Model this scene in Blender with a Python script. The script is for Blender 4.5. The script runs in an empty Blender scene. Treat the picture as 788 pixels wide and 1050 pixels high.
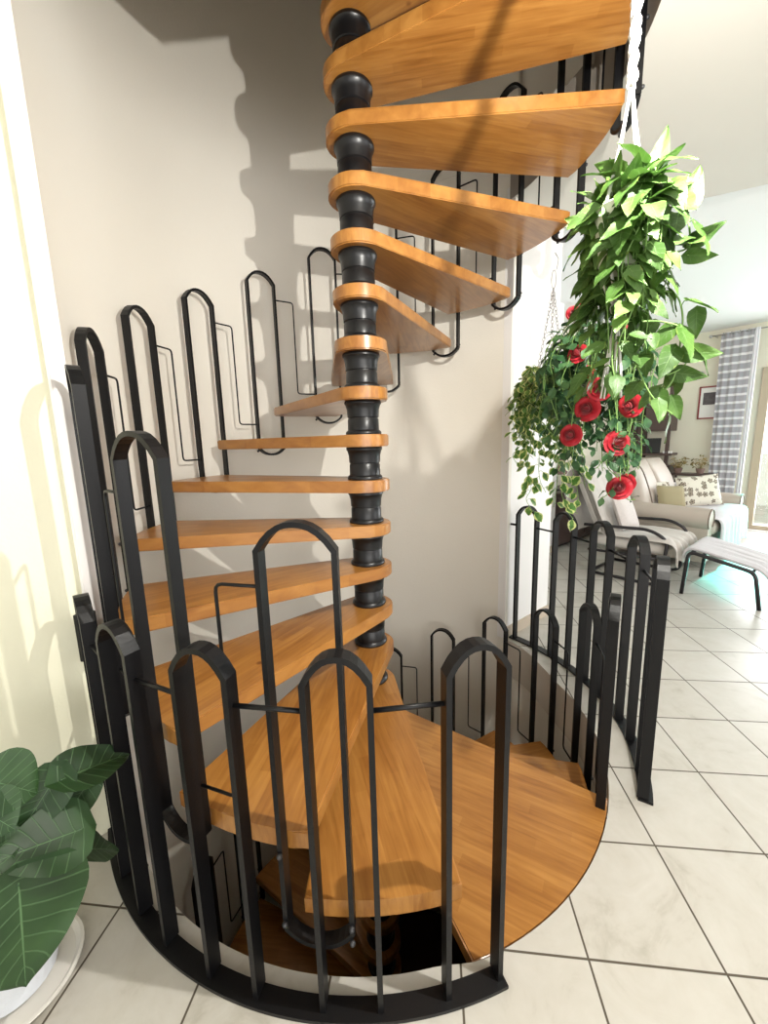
import bpy, bmesh, math, random
from mathutils import Vector, Matrix, noise
S = bpy.context.scene
COL = S.collection
R = math.radians
PI = math.pi
rnd = random.Random(7)

# ---------------------------------------------------------------- camera model
F, PITCH, ROLL = 415.94, 0.17065, 0.02666
CAM = Vector((0.0866, -1.9637, 1.4333))
def ray(px, py):
    r = (px-394)/F; v = -(py-525)/F
    c, s = math.cos(ROLL), math.sin(ROLL)
    rr = r*c+v*s; uu = -r*s+v*c
    c, s = math.cos(PITCH), math.sin(PITCH)
    return Vector((rr, c+uu*s, -s+uu*c))
def at(px, py, D):
    """point of the place seen at that pixel, D metres (horizontally) from the viewer"""
    d = ray(px, py); return CAM + d*(D/math.hypot(d.x, d.y))

# ---------------------------------------------------------------- helpers
def link(o, parent=None):
    COL.objects.link(o)
    if parent: o.parent = parent
    return o
def obj(name, bm, mat, parent=None, smooth=False, auto=None):
    me = bpy.data.meshes.new(name)
    bmesh.ops.recalc_face_normals(bm, faces=bm.faces[:]) if auto != 'keep' else None
    bm.to_mesh(me); bm.free()
    if mat: me.materials.append(mat)
    if smooth:
        for p in me.polygons: p.use_smooth = True
        if smooth != 'all':
            try: me.set_sharp_from_angle(angle=R(38))
            except Exception: pass
    return link(bpy.data.objects.new(name, me), parent)
def thing(name, label, cat, loc=(0, 0, 0), rotz=0, group=None):
    o = bpy.data.objects.new(name, None); COL.objects.link(o)
    o.location = loc; o.rotation_euler = (0, 0, rotz); o.empty_display_size = .05
    o['label'] = label; o['category'] = cat
    if group: o['group'] = group
    return o
def tag(o, label, cat, group=None):
    o['label'] = label; o['category'] = cat
    if group: o['group'] = group
    return o
def struct(name, bm, m, smooth=False):
    o = obj(name, bm, m, None, smooth); o['kind'] = 'structure'; return o
def NB(): return bmesh.new()
def box(bm, c, s, rot=0, bevel=0, M=None):
    r = bmesh.ops.create_cube(bm, size=1)
    vs = r['verts']
    mt = (M or Matrix()) @ Matrix.Translation(c) @ Matrix.Rotation(rot, 4, 'Z') @ Matrix.Diagonal((s[0], s[1], s[2], 1))
    bmesh.ops.transform(bm, matrix=mt, verts=vs)
    if bevel:
        es = {e for v in vs for e in v.link_edges}
        bmesh.ops.bevel(bm, geom=list(es), offset=bevel, segments=2, affect='EDGES', profile=.6)
def lathe(bm, prof, c=(0, 0, 0), n=32):
    rings = []
    for r, z in prof:
        if r < 1e-6: rings.append([bm.verts.new((c[0], c[1], c[2]+z))])
        else: rings.append([bm.verts.new((c[0]+r*math.cos(2*PI*i/n), c[1]+r*math.sin(2*PI*i/n), c[2]+z)) for i in range(n)])
    for a, b in zip(rings, rings[1:]):
        for i in range(n):
            j = (i+1) % n
            if len(a) == 1 and len(b) == 1: continue
            if len(a) == 1: bm.faces.new((a[0], b[i], b[j]))
            elif len(b) == 1: bm.faces.new((a[i], a[j], b[0]))
            else: bm.faces.new((a[i], a[j], b[j], b[i]))
def tube(bm, pts, rad, n=8, caps=True):
    pts = [Vector(p) for p in pts]
    rr = rad if hasattr(rad, '__len__') else [rad]*len(pts)
    rings = []; ref = None
    for i, p in enumerate(pts):
        t = (pts[min(i+1, len(pts)-1)]-pts[max(i-1, 0)])
        if t.length < 1e-9: t = Vector((0, 0, 1))
        t.normalize()
        if ref is None:
            ref = Vector((0, 0, 1)) if abs(t.z) < .9 else Vector((1, 0, 0))
        a = ref - t*ref.dot(t)
        if a.length < 1e-4: a = t.orthogonal()
        a.normalize(); ref = a; b = t.cross(a)
        rings.append([bm.verts.new(p+(a*math.cos(2*PI*k/n)+b*math.sin(2*PI*k/n))*rr[i]) for k in range(n)])
    for a, b in zip(rings, rings[1:]):
        for k in range(n):
            bm.faces.new((a[k], a[(k+1) % n], b[(k+1) % n], b[k]))
    if caps:
        bm.faces.new(rings[0][::-1]); bm.faces.new(rings[-1])
def ball(bm, c, r, sc=(1, 1, 1), sub=2):
    g = bmesh.ops.create_icosphere(bm, subdivisions=sub, radius=r)
    bmesh.ops.transform(bm, matrix=Matrix.Translation(c) @ Matrix.Diagonal((*sc, 1)), verts=g['verts'])
def bez(p0, p1, p2, n=10):
    p0, p1, p2 = Vector(p0), Vector(p1), Vector(p2)
    return [p0*(1-t)**2+p1*2*t*(1-t)+p2*t*t for t in [i/n for i in range(n+1)]]
def spline(P, n=6):
    P = [Vector(p) for p in P]; out = []
    for i in range(len(P)-1):
        a = P[max(i-1, 0)]; b = P[i]; c = P[i+1]; d = P[min(i+2, len(P)-1)]
        for k in range(n):
            t = k/n
            out.append(.5*((2*b)+(c-a)*t+(2*a-5*b+4*c-d)*t*t+(3*b-a-3*c+d)*t**3))
    out.append(P[-1]); return out
def prism(bm, pts, z0, z1):
    a = [bm.verts.new((p[0], p[1], z0)) for p in pts]; b = [bm.verts.new((p[0], p[1], z1)) for p in pts]
    bm.faces.new(a[::-1]); bm.faces.new(b)
    n = len(pts)
    for i in range(n): bm.faces.new((a[i], a[(i+1) % n], b[(i+1) % n], b[i]))
def rounded(pts, r, n=5):
    """fillet the corners of a 3D polyline"""
    pts = [Vector(p) for p in pts]; out = [pts[0]]
    for a, b, c in zip(pts, pts[1:], pts[2:]):
        u = (a-b); v = (c-b); k = min(r, u.length*.45, v.length*.45)
        out += bez(b+u.normalized()*k, b, b+v.normalized()*k, n)
    out.append(pts[-1]); return out

# ---------------------------------------------------------------- materials
def srgb(r, g, b):
    f = lambda c: (c/255/12.92) if c/255 <= .04045 else ((c/255+.055)/1.055)**2.4
    return (f(r), f(g), f(b), 1)
def mat(name, col, rough=.6, metal=0, spec=.5, bump=0, bscale=40, var=0, vscale=3, sheen=0, coat=0, trans=0, sss=0, coords='Object'):
    m = bpy.data.materials.new(name); m.use_nodes = True
    nt = m.node_tree; b = nt.nodes['Principled BSDF']
    b.inputs['Base Color'].default_value = col; b.inputs['Roughness'].default_value = rough
    b.inputs['Metallic'].default_value = metal; b.inputs['Specular IOR Level'].default_value = spec
    b.inputs['Coat Weight'].default_value = coat; b.inputs['Transmission Weight'].default_value = trans
    b.inputs['Sheen Weight'].default_value = sheen
    tc = nt.nodes.new('ShaderNodeTexCoord')
    if var:
        n = nt.nodes.new('ShaderNodeTexNoise'); n.inputs['Scale'].default_value = vscale; n.inputs['Detail'].default_value = 5
        nt.links.new(tc.outputs[coords], n.inputs['Vector'])
        mx = nt.nodes.new('ShaderNodeMix'); mx.data_type = 'RGBA'
        mx.inputs[6].default_value = [c*(1-var) for c in col[:3]]+[1]
        mx.inputs[7].default_value = [min(1, c*(1+var)) for c in col[:3]]+[1]
        nt.links.new(n.outputs['Fac'], mx.inputs[0]); nt.links.new(mx.outputs[2], b.inputs['Base Color'])
    if bump:
        n = nt.nodes.new('ShaderNodeTexNoise'); n.inputs['Scale'].default_value = bscale; n.inputs['Detail'].default_value = 4
        nt.links.new(tc.outputs[coords], n.inputs['Vector'])
        bp = nt.nodes.new('ShaderNodeBump'); bp.inputs['Strength'].default_value = bump; bp.inputs['Distance'].default_value = .01
        nt.links.new(n.outputs['Fac'], bp.inputs['Height']); nt.links.new(bp.outputs[0], b.inputs['Normal'])
    return m
def ramp(nt, stops):
    r = nt.nodes.new('ShaderNodeValToRGB'); e = r.color_ramp.elements
    e[0].position, e[0].color = stops[0]; e[1].position, e[1].color = stops[-1]
    for p, c in stops[1:-1]:
        x = e.new(p); x.color = c
    return r
def math_node(nt, op, a, b=None, c=None):
    n = nt.nodes.new('ShaderNodeMath'); n.operation = op
    for i, v in enumerate((a, b, c)):
        if v is None: continue
        if isinstance(v, (int, float)): n.inputs[i].default_value = v
        else: nt.links.new(v, n.inputs[i])
    return n.outputs[0]

def wood_mat(name, c1, c2, c3, rough=.32, strip=.045):
    m = bpy.data.materials.new(name); m.use_nodes = True
    nt = m.node_tree; b = nt.nodes['Principled BSDF']; L = nt.links.new
    tc = nt.nodes.new('ShaderNodeTexCoord'); oi = nt.nodes.new('ShaderNodeObjectInfo')
    off = nt.nodes.new('ShaderNodeVectorMath'); off.operation = 'MULTIPLY_ADD'
    comb = nt.nodes.new('ShaderNodeCombineXYZ')
    for i in range(3): L(oi.outputs['Random'], comb.inputs[i])
    L(comb.outputs[0], off.inputs[0]); off.inputs[1].default_value = (7, 3, 5); L(tc.outputs['Object'], off.inputs[2])
    sp = nt.nodes.new('ShaderNodeSeparateXYZ'); L(off.outputs[0], sp.inputs[0])
    # glued-up staves across the width, each its own tone
    st = math_node(nt, 'FLOOR', math_node(nt, 'DIVIDE', sp.outputs['Y'], strip))
    ln = math_node(nt, 'FLOOR', math_node(nt, 'ADD', math_node(nt, 'DIVIDE', sp.outputs['X'], .42), math_node(nt, 'MULTIPLY', st, .37)))
    cb = nt.nodes.new('ShaderNodeCombineXYZ'); L(st, cb.inputs[0]); L(ln, cb.inputs[1])
    wn = nt.nodes.new('ShaderNodeTexWhiteNoise'); L(cb.outputs[0], wn.inputs['Vector'])
    mp = nt.nodes.new('ShaderNodeMapping'); mp.inputs['Scale'].default_value = (2.2, 26, 8)
    L(off.outputs[0], mp.inputs['Vector'])
    n1 = nt.nodes.new('ShaderNodeTexNoise'); n1.inputs['Scale'].default_value = 2.2; n1.inputs['Detail'].default_value = 6; n1.inputs['Distortion'].default_value = .6
    L(mp.outputs[0], n1.inputs['Vector'])
    n2 = nt.nodes.new('ShaderNodeTexNoise'); n2.inputs['Scale'].default_value = 5; n2.inputs['Detail'].default_value = 3
    L(off.outputs[0], n2.inputs['Vector'])
    v = math_node(nt, 'ADD', math_node(nt, 'MULTIPLY', n1.outputs['Fac'], .62), math_node(nt, 'ADD', math_node(nt, 'MULTIPLY', wn.outputs['Value'], .16), math_node(nt, 'MULTIPLY', n2.outputs['Fac'], .25)))
    r = ramp(nt, [(.28, c1), (.5, c2), (.74, c3)]); L(v, r.inputs[0])
    # knots
    vo = nt.nodes.new('ShaderNodeTexVoronoi'); vo.inputs['Scale'].default_value = 3.1; L(off.outputs[0], vo.inputs['Vector'])
    k = ramp(nt, [(.02, (1, 1, 1, 1)), (.05, (0, 0, 0, 1))]); L(vo.outputs['Distance'], k.inputs[0])
    mx = nt.nodes.new('ShaderNodeMix'); mx.data_type = 'RGBA'; L(k.outputs[0], mx.inputs[0]); L(r.outputs[0], mx.inputs[6]); mx.inputs[7].default_value = srgb(110, 60, 20)
    L(mx.outputs[2], b.inputs['Base Color'])
    b.inputs['Roughness'].default_value = rough; b.inputs['Coat Weight'].default_value = .25; b.inputs['Coat Roughness'].default_value = .25
    return m
def tile_mat():
    m = bpy.data.materials.new('floor_tiles'); m.use_nodes = True
    nt = m.node_tree; b = nt.nodes['Principled BSDF']; L = nt.links.new
    tc = nt.nodes.new('ShaderNodeTexCoord'); mp = nt.nodes.new('ShaderNodeMapping')
    # grid of 35.4 cm tiles, turned -6.5 degrees
    mp.inputs['Rotation'].default_value = (0, 0, R(6.5)); mp.inputs['Location'].default_value = (-1.094, .633, 0)
    L(tc.outputs['Object'], mp.inputs['Vector'])
    sp = nt.nodes.new('ShaderNodeSeparateXYZ'); L(mp.outputs[0], sp.inputs[0])
    T = .3545; g = .0042
    def edge(o):
        f = math_node(nt, 'FRACT', math_node(nt, 'ADD', math_node(nt, 'DIVIDE', o, T), 100.0))
        d = math_node(nt, 'MULTIPLY', math_node(nt, 'MINIMUM', f, math_node(nt, 'SUBTRACT', 1.0, f)), T)
        return d
    d = math_node(nt, 'MINIMUM', edge(sp.outputs[0]), edge(sp.outputs[1]))
    jr = nt.nodes.new('ShaderNodeMapRange'); L(d, jr.inputs[0]); jr.inputs[1].default_value = g*.55; jr.inputs[2].default_value = g*.9
    ix = math_node(nt, 'FLOOR', math_node(nt, 'DIVIDE', sp.outputs[0], T)); iy = math_node(nt, 'FLOOR', math_node(nt, 'DIVIDE', sp.outputs[1], T))
    cb = nt.nodes.new('ShaderNodeCombineXYZ'); L(ix, cb.inputs[0]); L(iy, cb.inputs[1])
    wn = nt.nodes.new('ShaderNodeTexWhiteNoise'); L(cb.outputs[0], wn.inputs['Vector'])
    ns = nt.nodes.new('ShaderNodeTexNoise'); ns.inputs['Scale'].default_value = 4.5; ns.inputs['Detail'].default_value = 8; ns.inputs['Roughness'].default_value = .65; ns.inputs['Distortion'].default_value = 1.2
    L(tc.outputs['Object'], ns.inputs['Vector'])
    n2 = nt.nodes.new('ShaderNodeTexNoise'); n2.inputs['Scale'].default_value = 22; n2.inputs['Detail'].default_value = 6
    L(tc.outputs['Object'], n2.inputs['Vector'])
    v = math_node(nt, 'ADD', math_node(nt, 'MULTIPLY', ns.outputs['Fac'], .7), math_node(nt, 'ADD', math_node(nt, 'MULTIPLY', wn.outputs['Value'], .12), math_node(nt, 'MULTIPLY', n2.outputs['Fac'], .22)))
    r = ramp(nt, [(.3, srgb(168, 163, 152)), (.46, srgb(190, 186, 177)), (.7, srgb(199, 196, 189))]); L(v, r.inputs[0])
    mx = nt.nodes.new('ShaderNodeMix'); mx.data_type = 'RGBA'; L(jr.outputs[0], mx.inputs[0]); mx.inputs[6].default_value = srgb(84, 76, 64); L(r.outputs[0], mx.inputs[7])
    L(mx.outputs[2], b.inputs['Base Color'])
    rr = math_node(nt, 'SUBTRACT', .85, math_node(nt, 'MULTIPLY', jr.outputs[0], .55)); L(rr, b.inputs['Roughness'])
    bp = nt.nodes.new('ShaderNodeBump'); bp.inputs['Strength'].default_value = .5; bp.inputs['Distance'].default_value = .002
    L(jr.outputs[0], bp.inputs['Height']); L(bp.outputs[0], b.inputs['Normal'])
    return m
def leaf_mat(name, c_dark, c_mid, c_light, edge=0, edge_col=None, vein=None, nlat=7, rough=.38, vscale=14, vein_w=.03, trans=.25):
    """UV.x 0..1 across the blade, UV.y 0..1 from base to tip"""
    m = bpy.data.materials.new(name); m.use_nodes = True
    nt = m.node_tree; b = nt.nodes['Principled BSDF']; L = nt.links.new
    tc = nt.nodes.new('ShaderNodeTexCoord')
    n = nt.nodes.new('ShaderNodeTexNoise'); n.inputs['Scale'].default_value = vscale; n.inputs['Detail'].default_value = 3; L(tc.outputs['Object'], n.inputs['Vector'])
    r = ramp(nt, [(.34, c_dark), (.5, c_mid), (.66, c_light)]); L(n.outputs['Fac'], r.inputs[0])
    sp = nt.nodes.new('ShaderNodeSeparateXYZ'); L(tc.outputs['UV'], sp.inputs[0])
    x = math_node(nt, 'ABSOLUTE', math_node(nt, 'SUBTRACT', math_node(nt, 'MULTIPLY', sp.outputs[0], 2.0), 1.0))
    out = r.outputs[0]
    if edge:
        n3 = nt.nodes.new('ShaderNodeTexNoise'); n3.inputs['Scale'].default_value = 45; L(tc.outputs['Object'], n3.inputs['Vector'])
        f = math_node(nt, 'ADD', x, math_node(nt, 'MULTIPLY', math_node(nt, 'SUBTRACT', n3.outputs['Fac'], .5), 1.3))
        er = nt.nodes.new('ShaderNodeMapRange'); L(f, er.inputs[0]); er.inputs[1].default_value = edge; er.inputs[2].default_value = edge+.12
        mx = nt.nodes.new('ShaderNodeMix'); mx.data_type = 'RGBA'; L(er.outputs[0], mx.inputs[0]); L(out, mx.inputs[6]); mx.inputs[7].default_value = edge_col
        out = mx.outputs[2]
    if vein:
        mid = nt.nodes.new('ShaderNodeMapRange'); L(x, mid.inputs[0]); mid.inputs[1].default_value = vein_w*1.6; mid.inputs[2].default_value = vein_w*.7
        s = math_node(nt, 'SUBTRACT', sp.outputs[1], math_node(nt, 'MULTIPLY', math_node(nt, 'POWER', x, .8), .22))
        fr = math_node(nt, 'FRACT', math_node(nt, 'ADD', math_node(nt, 'MULTIPLY', s, nlat), 10))
        dd = math_node(nt, 'ABSOLUTE', math_node(nt, 'SUBTRACT', fr, .5))
        lt = nt.nodes.new('ShaderNodeMapRange'); L(dd, lt.inputs[0]); lt.inputs[1].default_value = .07; lt.inputs[2].default_value = .02; lt.inputs[4].default_value = .55
        vv = math_node(nt, 'MAXIMUM', mid.outputs[0], lt.outputs[0])
        mx = nt.nodes.new('ShaderNodeMix'); mx.data_type = 'RGBA'; L(vv, mx.inputs[0]); L(out, mx.inputs[6]); mx.inputs[7].default_value = vein
        out = mx.outputs[2]
        bp = nt.nodes.new('ShaderNodeBump'); bp.inputs['Strength'].default_value = .35; bp.inputs['Distance'].default_value = .004; bp.invert = True
        L(vv, bp.inputs['Height']); L(bp.outputs[0], b.inputs['Normal'])
    L(out, b.inputs['Base Color']); b.inputs['Roughness'].default_value = rough
    if trans:
        tr = nt.nodes.new('ShaderNodeBsdfTranslucent'); L(out, tr.inputs[0])
        ms = nt.nodes.new('ShaderNodeMixShader'); ms.inputs[0].default_value = trans
        L(b.outputs[0], ms.inputs[1]); L(tr.outputs[0], ms.inputs[2])
        L(ms.outputs[0], nt.nodes['Material Output'].inputs[0])
    return m

M = {}
M['wood'] = wood_mat('varnished_beech', srgb(132, 82, 32), srgb(158, 106, 48), srgb(180, 128, 64))
M['iron'] = mat('black_wrought_iron', srgb(13, 13, 15), .4, .0, .3, bump=.05, bscale=150, var=.12, vscale=20)
M['pole'] = mat('black_collar_paint', srgb(17, 17, 19), .34, .0, .4)
M['bolt'] = mat('zinc_bolt', srgb(70, 70, 72), .45, .5)
M['wall'] = mat('cream_wall_paint', srgb(233, 228, 217), .8, bump=.12, bscale=90, var=.02, vscale=1.5)
M['wall_left'] = mat('pale_yellow_wall_paint', srgb(232, 230, 206), .8, bump=.1, bscale=90)
M['white'] = mat('white_paint', srgb(236, 234, 232), .6)
M['living_wall'] = mat('ivory_wall_paint', srgb(224, 218, 200), .8)
M['ceil'] = mat('ceiling_paint', srgb(206, 202, 194), .85)
M['ceil2'] = mat('living_ceiling_paint', srgb(232, 232, 232), .85)
M['skirt'] = mat('beige_skirting_tile', srgb(196, 182, 164), .45, var=.06, vscale=8)
M['stone'] = mat('pale_stone_curb', srgb(205, 197, 186), .5, var=.06, vscale=9, bump=.1, bscale=30)
M['slab'] = mat('opening_lining_paint', srgb(150, 142, 132), .8)
M['tile'] = tile_mat()
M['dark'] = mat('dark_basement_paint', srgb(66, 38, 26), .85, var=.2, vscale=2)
M['alu'] = mat('beige_door_frame', srgb(176, 160, 138), .4)
M['outside'] = mat('pale_terrace_render', srgb(236, 240, 236), .8)

# ---------------------------------------------------------------- setting
HUBR, RT_ = .118, 1.058
H = .21; TK = .0556; STEP = -22.617; TH0 = -52.155
CX, CY, CRAD = .03, .05, 1.17
U = Vector((math.cos(R(-6.5)), math.sin(R(-6.5)), 0)); V = Vector((-U.y, U.x, 0))
P40 = Vector((math.cos(R(40)), math.sin(R(40)), 0)); Q40 = Vector((-P40.y, P40.x, 0))
def PQ(p, q, z=0): v = P40*p+Q40*q; return Vector((v.x, v.y, z))
MPQ = Matrix.Rotation(R(40), 4, 'Z')
ZN, ZL = 2.88, 2.95                    # near and living room ceilings
def wallpt(a):                          # on the curved wall, angle about the wall's own centre
    return Vector((CX+CRAD*math.cos(R(a)), CY+CRAD*math.sin(R(a)), 0))
A_R, A_L = 39.0, 213.0                  # right and left ends of the curved wall
def hole_r(deg):
    """radius of the floor opening at a polar angle about the stair axis"""
    d = (deg+180) % 360-180
    if d > 8 and d < 60 or True:
        # distance to curved wall circle from origin in this direction
        c, s = math.cos(R(d)), math.sin(R(d))
        b = CX*c+CY*s; rw = b+math.sqrt(b*b-(CX*CX+CY*CY)+CRAD**2)
    if -146 <= d <= 10:
        t = max(0, min(1, (d+80)/8)); return 1.09+.02*t*t*(3-2*t)
    if 10 < d < 40: t = (d-10)/30; t = t*t*(3-2*t); return 1.11*(1-t)+rw*t
    if -160 < d < -146: t = (-146-d)/14; return 1.09*(1-t)+rw*t
    return rw
# floor with the round opening
bm = NB(); n = 180; inner = []; outer = []
for i in range(n):
    a = -180+360*i/n; r = hole_r(a)+ (0.0 if -150 < a < 40 else .10)
    inner.append(bm.verts.new((r*math.cos(R(a)), r*math.sin(R(a)), 0)))
    c, s = math.cos(R(a)), math.sin(R(a))
    k = min((11 if c > 0 else 6)/max(abs(c), 1e-6), (11 if s > 0 else 6.5)/max(abs(s), 1e-6))
    outer.append(bm.verts.new((k*c, k*s, 0)))
for i in range(n):
    j = (i+1) % n; bm.faces.new((inner[i], inner[j], outer[j], outer[i]))
fl = struct('floor', bm, M['tile'])
# stone curb lining the opening
bm = NB(); a0, a1, n = -152, 39.5, 120; prev = None
for i in range(n+1):
    a = a0+(a1-a0)*i/n; r = hole_r(a); c, s = math.cos(R(a)), math.sin(R(a))
    ring = [bm.verts.new((r*c, r*s, -.001)), bm.verts.new((r*c, r*s, -.27)), bm.verts.new(((r+.16)*c, (r+.16)*s, -.27)), bm.verts.new(((r+.16)*c, (r+.16)*s, -.001))]
    if prev:
        for k in range(4): bm.faces.new((prev[k], ring[k], ring[(k+1) % 4], prev[(k+1) % 4]))
    prev = ring
struct('trim_1', bm, M['stone'], smooth=True)
# curved wall behind the stair, running down into the stairwell and up to the floor above
def arcwall(bm, a0, a1, z0, z1, rr=CRAD, th=.08, n=72):
    prev = None
    for i in range(n+1):
        a = R(a0+(a1-a0)*i/n); c, s = math.cos(a), math.sin(a)
        ring = [bm.verts.new((CX+r*c, CY+r*s, z)) for r, z in ((rr, z0), (rr, z1), (rr+th, z1), (rr+th, z0))]
        if prev:
            for k in range(4): bm.faces.new((prev[k], prev[(k+1) % 4], ring[(k+1) % 4], ring[k]))
        else: bm.faces.new(ring)
        prev = ring
    bm.faces.new(prev[::-1])
bm = NB(); arcwall(bm, A_R, A_L, -2.9, 5.4, th=.03); struct('wall_back', bm, M['wall'], smooth=True)
bm = NB(); arcwall(bm, -30, A_R-.6, -2.9, -.28, th=.05, n=30); struct('wall_stairwell_right', bm, M['wall'], smooth=True)
bm = NB(); arcwall(bm, A_L+.5, 234, -2.9, -.28, th=.05, n=20); struct('wall_stairwell_left', bm, M['wall'], smooth=True)
# left wall: from the curved wall's left end towards the viewer
PL = wallpt(A_L)                        # corner
WL0 = Vector((-.955, -.60, 0)); dl = Vector((math.cos(R(226)), math.sin(R(226)), 0))
def quadwall(name, p0, p1, z0, z1, m, th=.1, side=1):
    bm = NB(); d = (p1-p0); nrm = Vector((-d.y, d.x, 0)).normalized()*th*side
    prism(bm, [p0, p1, p1+nrm, p0+nrm], z0, z1); return struct(name, bm, m)
quadwall('wall_left', WL0, WL0+dl*5.6, -.28, ZN, M['wall_left'], side=-1)
# white edge strip in the left corner
bm = NB()
e0 = WL0+V*-.035; prism(bm, [e0+U*.002, WL0+V*.03+U*.002, WL0+V*.03+U*.012, e0+U*.012], -.0, ZN+2.4)
struct('trim_2', bm, M['white'])
# right block of wall and the hall walls beyond
bm = NB(); prism(bm, [PQ(1.222, 0), PQ(1.83, 0), PQ(1.83, .9), PQ(1.40, .9), PQ(1.24, .5)], 0, ZL)
struct('wall_right', bm, M['white'])
bm = NB(); prism(bm, [PQ(1.83, .9), PQ(3.68, .9), PQ(3.68, 1.35), PQ(1.83, 1.35)], 0, ZL); struct('wall_hall', bm, M['white'])
bm = NB(); prism(bm, [PQ(3.68, 1.35), PQ(6.8, 1.35), PQ(6.8, 1.45), PQ(3.68, 1.45)], 0, ZL); struct('wall_living', bm, M['living_wall'])
def skirting(name, pts, h=.08, t=.012):
    bm = NB()
    for a, b in zip(pts, pts[1:]):
        d = (b-a).normalized(); nn = Vector((d.y, -d.x, 0))*t
        prism(bm, [a, a+nn, b+nn, b], 0, h)
    return struct(name, bm, M['skirt'])
skirting('baseboard_right', [PQ(1.225, -.0), PQ(1.835, -.0)], .085)
skirting('baseboard_hall', [PQ(1.84, .9), PQ(3.69, .9)], .085)
# picture wall with the glazed door opening
DQ0, DQ1, DZ = -.47, -2.6, 2.33         # door opening in q and its height
bm = NB()
prism(bm, [PQ(6.8, 1.45), PQ(6.8, DQ0), PQ(6.95, DQ0), PQ(6.95, 1.45)], 0, ZL)
prism(bm, [PQ(6.8, DQ0), PQ(6.8, DQ1), PQ(6.95, DQ1), PQ(6.95, DQ0)], DZ, ZL)
prism(bm, [PQ(6.8, DQ1), PQ(6.8, -5.5), PQ(6.95, -5.5), PQ(6.95, DQ1)], 0, ZL)
struct('wall_far', bm, M['living_wall'])
skirting('baseboard_far', [PQ(6.8, 1.3), PQ(6.8, DQ0+.02)], .08)
# glazed door: frame, sill, panes
bm = NB()
for q in (DQ0+.0, -1.5, DQ1): box(bm, PQ(6.8, q-.05, DZ/2), (.09, .10, DZ), R(40), .006)
box(bm, PQ(6.8, (DQ0+DQ1)/2, DZ-.035), (.088, DQ0-DQ1, .07), R(40), .006)
box(bm, PQ(6.8, (DQ0+DQ1)/2, .04), (.088, DQ0-DQ1, .08), R(40), .006)
dfr = struct('door_1', bm, M['alu'])
mg = bpy.data.materials.new('clear_glass'); mg.use_nodes = True
nt = mg.node_tree; nt.nodes.remove(nt.nodes['Principled BSDF'])
g1 = nt.nodes.new('ShaderNodeBsdfTransparent'); g2 = nt.nodes.new('ShaderNodeBsdfGlossy'); g2.inputs['Roughness'].default_value = .02
ms = nt.nodes.new('ShaderNodeMixShader'); ms.inputs[0].default_value = .06
nt.links.new(g1.outputs[0], ms.inputs[1]); nt.links.new(g2.outputs[0], ms.inputs[2]); nt.links.new(ms.outputs[0], nt.nodes['Material Output'].inputs[0])
M['glass'] = mg
for qa, qb in ((DQ0-.1, -1.5), (-1.6, DQ1)):
    bm = NB(); box(bm, PQ(6.8, (qa+qb)/2, DZ/2), (.006, abs(qb-qa), DZ-.14), R(40)); obj('glass_pane', bm, M['glass'], dfr)
bm = NB(); box(bm, PQ(6.74, (DQ0+DQ1)/2, .008), (.10, DQ0-DQ1+.1, .016), R(40)); struct('trim_3', bm, M['white'])
# terrace outside
bm = NB(); prism(bm, [PQ(6.95, 2), PQ(6.95, -6), PQ(10.5, -6), PQ(10.5, 2)], -.12, -.04); struct('terrace_floor', bm, M['outside'])
bm = NB(); prism(bm, [PQ(9.6, 2), PQ(9.6, -6), PQ(9.8, -6), PQ(9.8, 2)], -.04, 1.0); struct('terrace_parapet', bm, M['outside'])
# ceilings
def ring_panel(bm, rfun, outfun, z, n=140):
    I = []; O = []
    for i in range(n):
        a = -180+360*i/n; r = rfun(a); I.append(bm.verts.new((r*math.cos(R(a)), r*math.sin(R(a)), z))); O.append(bm.verts.new((*outfun(a), z)))
    for i in range(n):
        j = (i+1) % n; bm.faces.new((I[i], O[i], O[j], I[j]))
def ceil_r(a):
    d = (a+180) % 360-180
    if 20 <= d < 41: t = (d-20)/21; return 1.118+.095*t*t*(3-2*t)
    return 1.118 if -148 < d < 20 else 1.225
def ceil_out(a):
    c, s = math.cos(R(a)), math.sin(R(a))
    # the near ceiling stops on the line (1.48,1.16)-(2.45,.71)
    k = min((4.2 if c > 0 else 5.4)/max(abs(c), 1e-6), (1.3 if s > 0 else 6.2)/max(abs(s), 1e-6))
    nx, ny = .4208, .9071; d0 = nx*1.48+ny*1.16
    den = nx*c+ny*s
    if den > 1e-6: k = min(k, d0/den)
    return k*c, k*s
bm = NB(); ring_panel(bm, ceil_r, ceil_out, ZN); struct('ceiling', bm, M['ceil'])
bm = NB(); prism(bm, [Vector((-1.8, 2.73)), Vector((6.5, -1.10)), Vector((9.5, -1.1)), Vector((9.5, 7)), Vector((-1.8, 7))], ZL, ZL+.06)
struct('ceiling_living', bm, M['ceil2'])
# lining of the opening in the ceiling
bm = NB(); prev = None
for i in range(121):
    a = -150+191.5*i/120; c, s = math.cos(R(a)), math.sin(R(a))
    r = ceil_r(min(a, 40)) if a > -148 else 1.118
    ring = [bm.verts.new((r*c, r*s, ZN)), bm.verts.new((r*c, r*s, 3.16)), bm.verts.new(((r+.08)*c, (r+.08)*s, 3.16)), bm.verts.new(((r+.08)*c, (r+.08)*s, ZN+.005))]
    if prev:
        for k in range(4): bm.faces.new((prev[k], ring[k], ring[(k+1) % 4], prev[(k+1) % 4]))
    prev = ring
struct('trim_4', bm, M['slab'], smooth=True)
bm = NB(); pts_ = [(1.16*math.cos(R(a)), 1.16*math.sin(R(a))) for a in range(-118, -55, 3)]+[(.50*math.cos(R(-57)), .50*math.sin(R(-57))), (.2, -.42), (-.13, -.37)]
prism(bm, pts_, ZN, 3.15); struct('ceiling_landing', bm, M['slab'])
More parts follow.
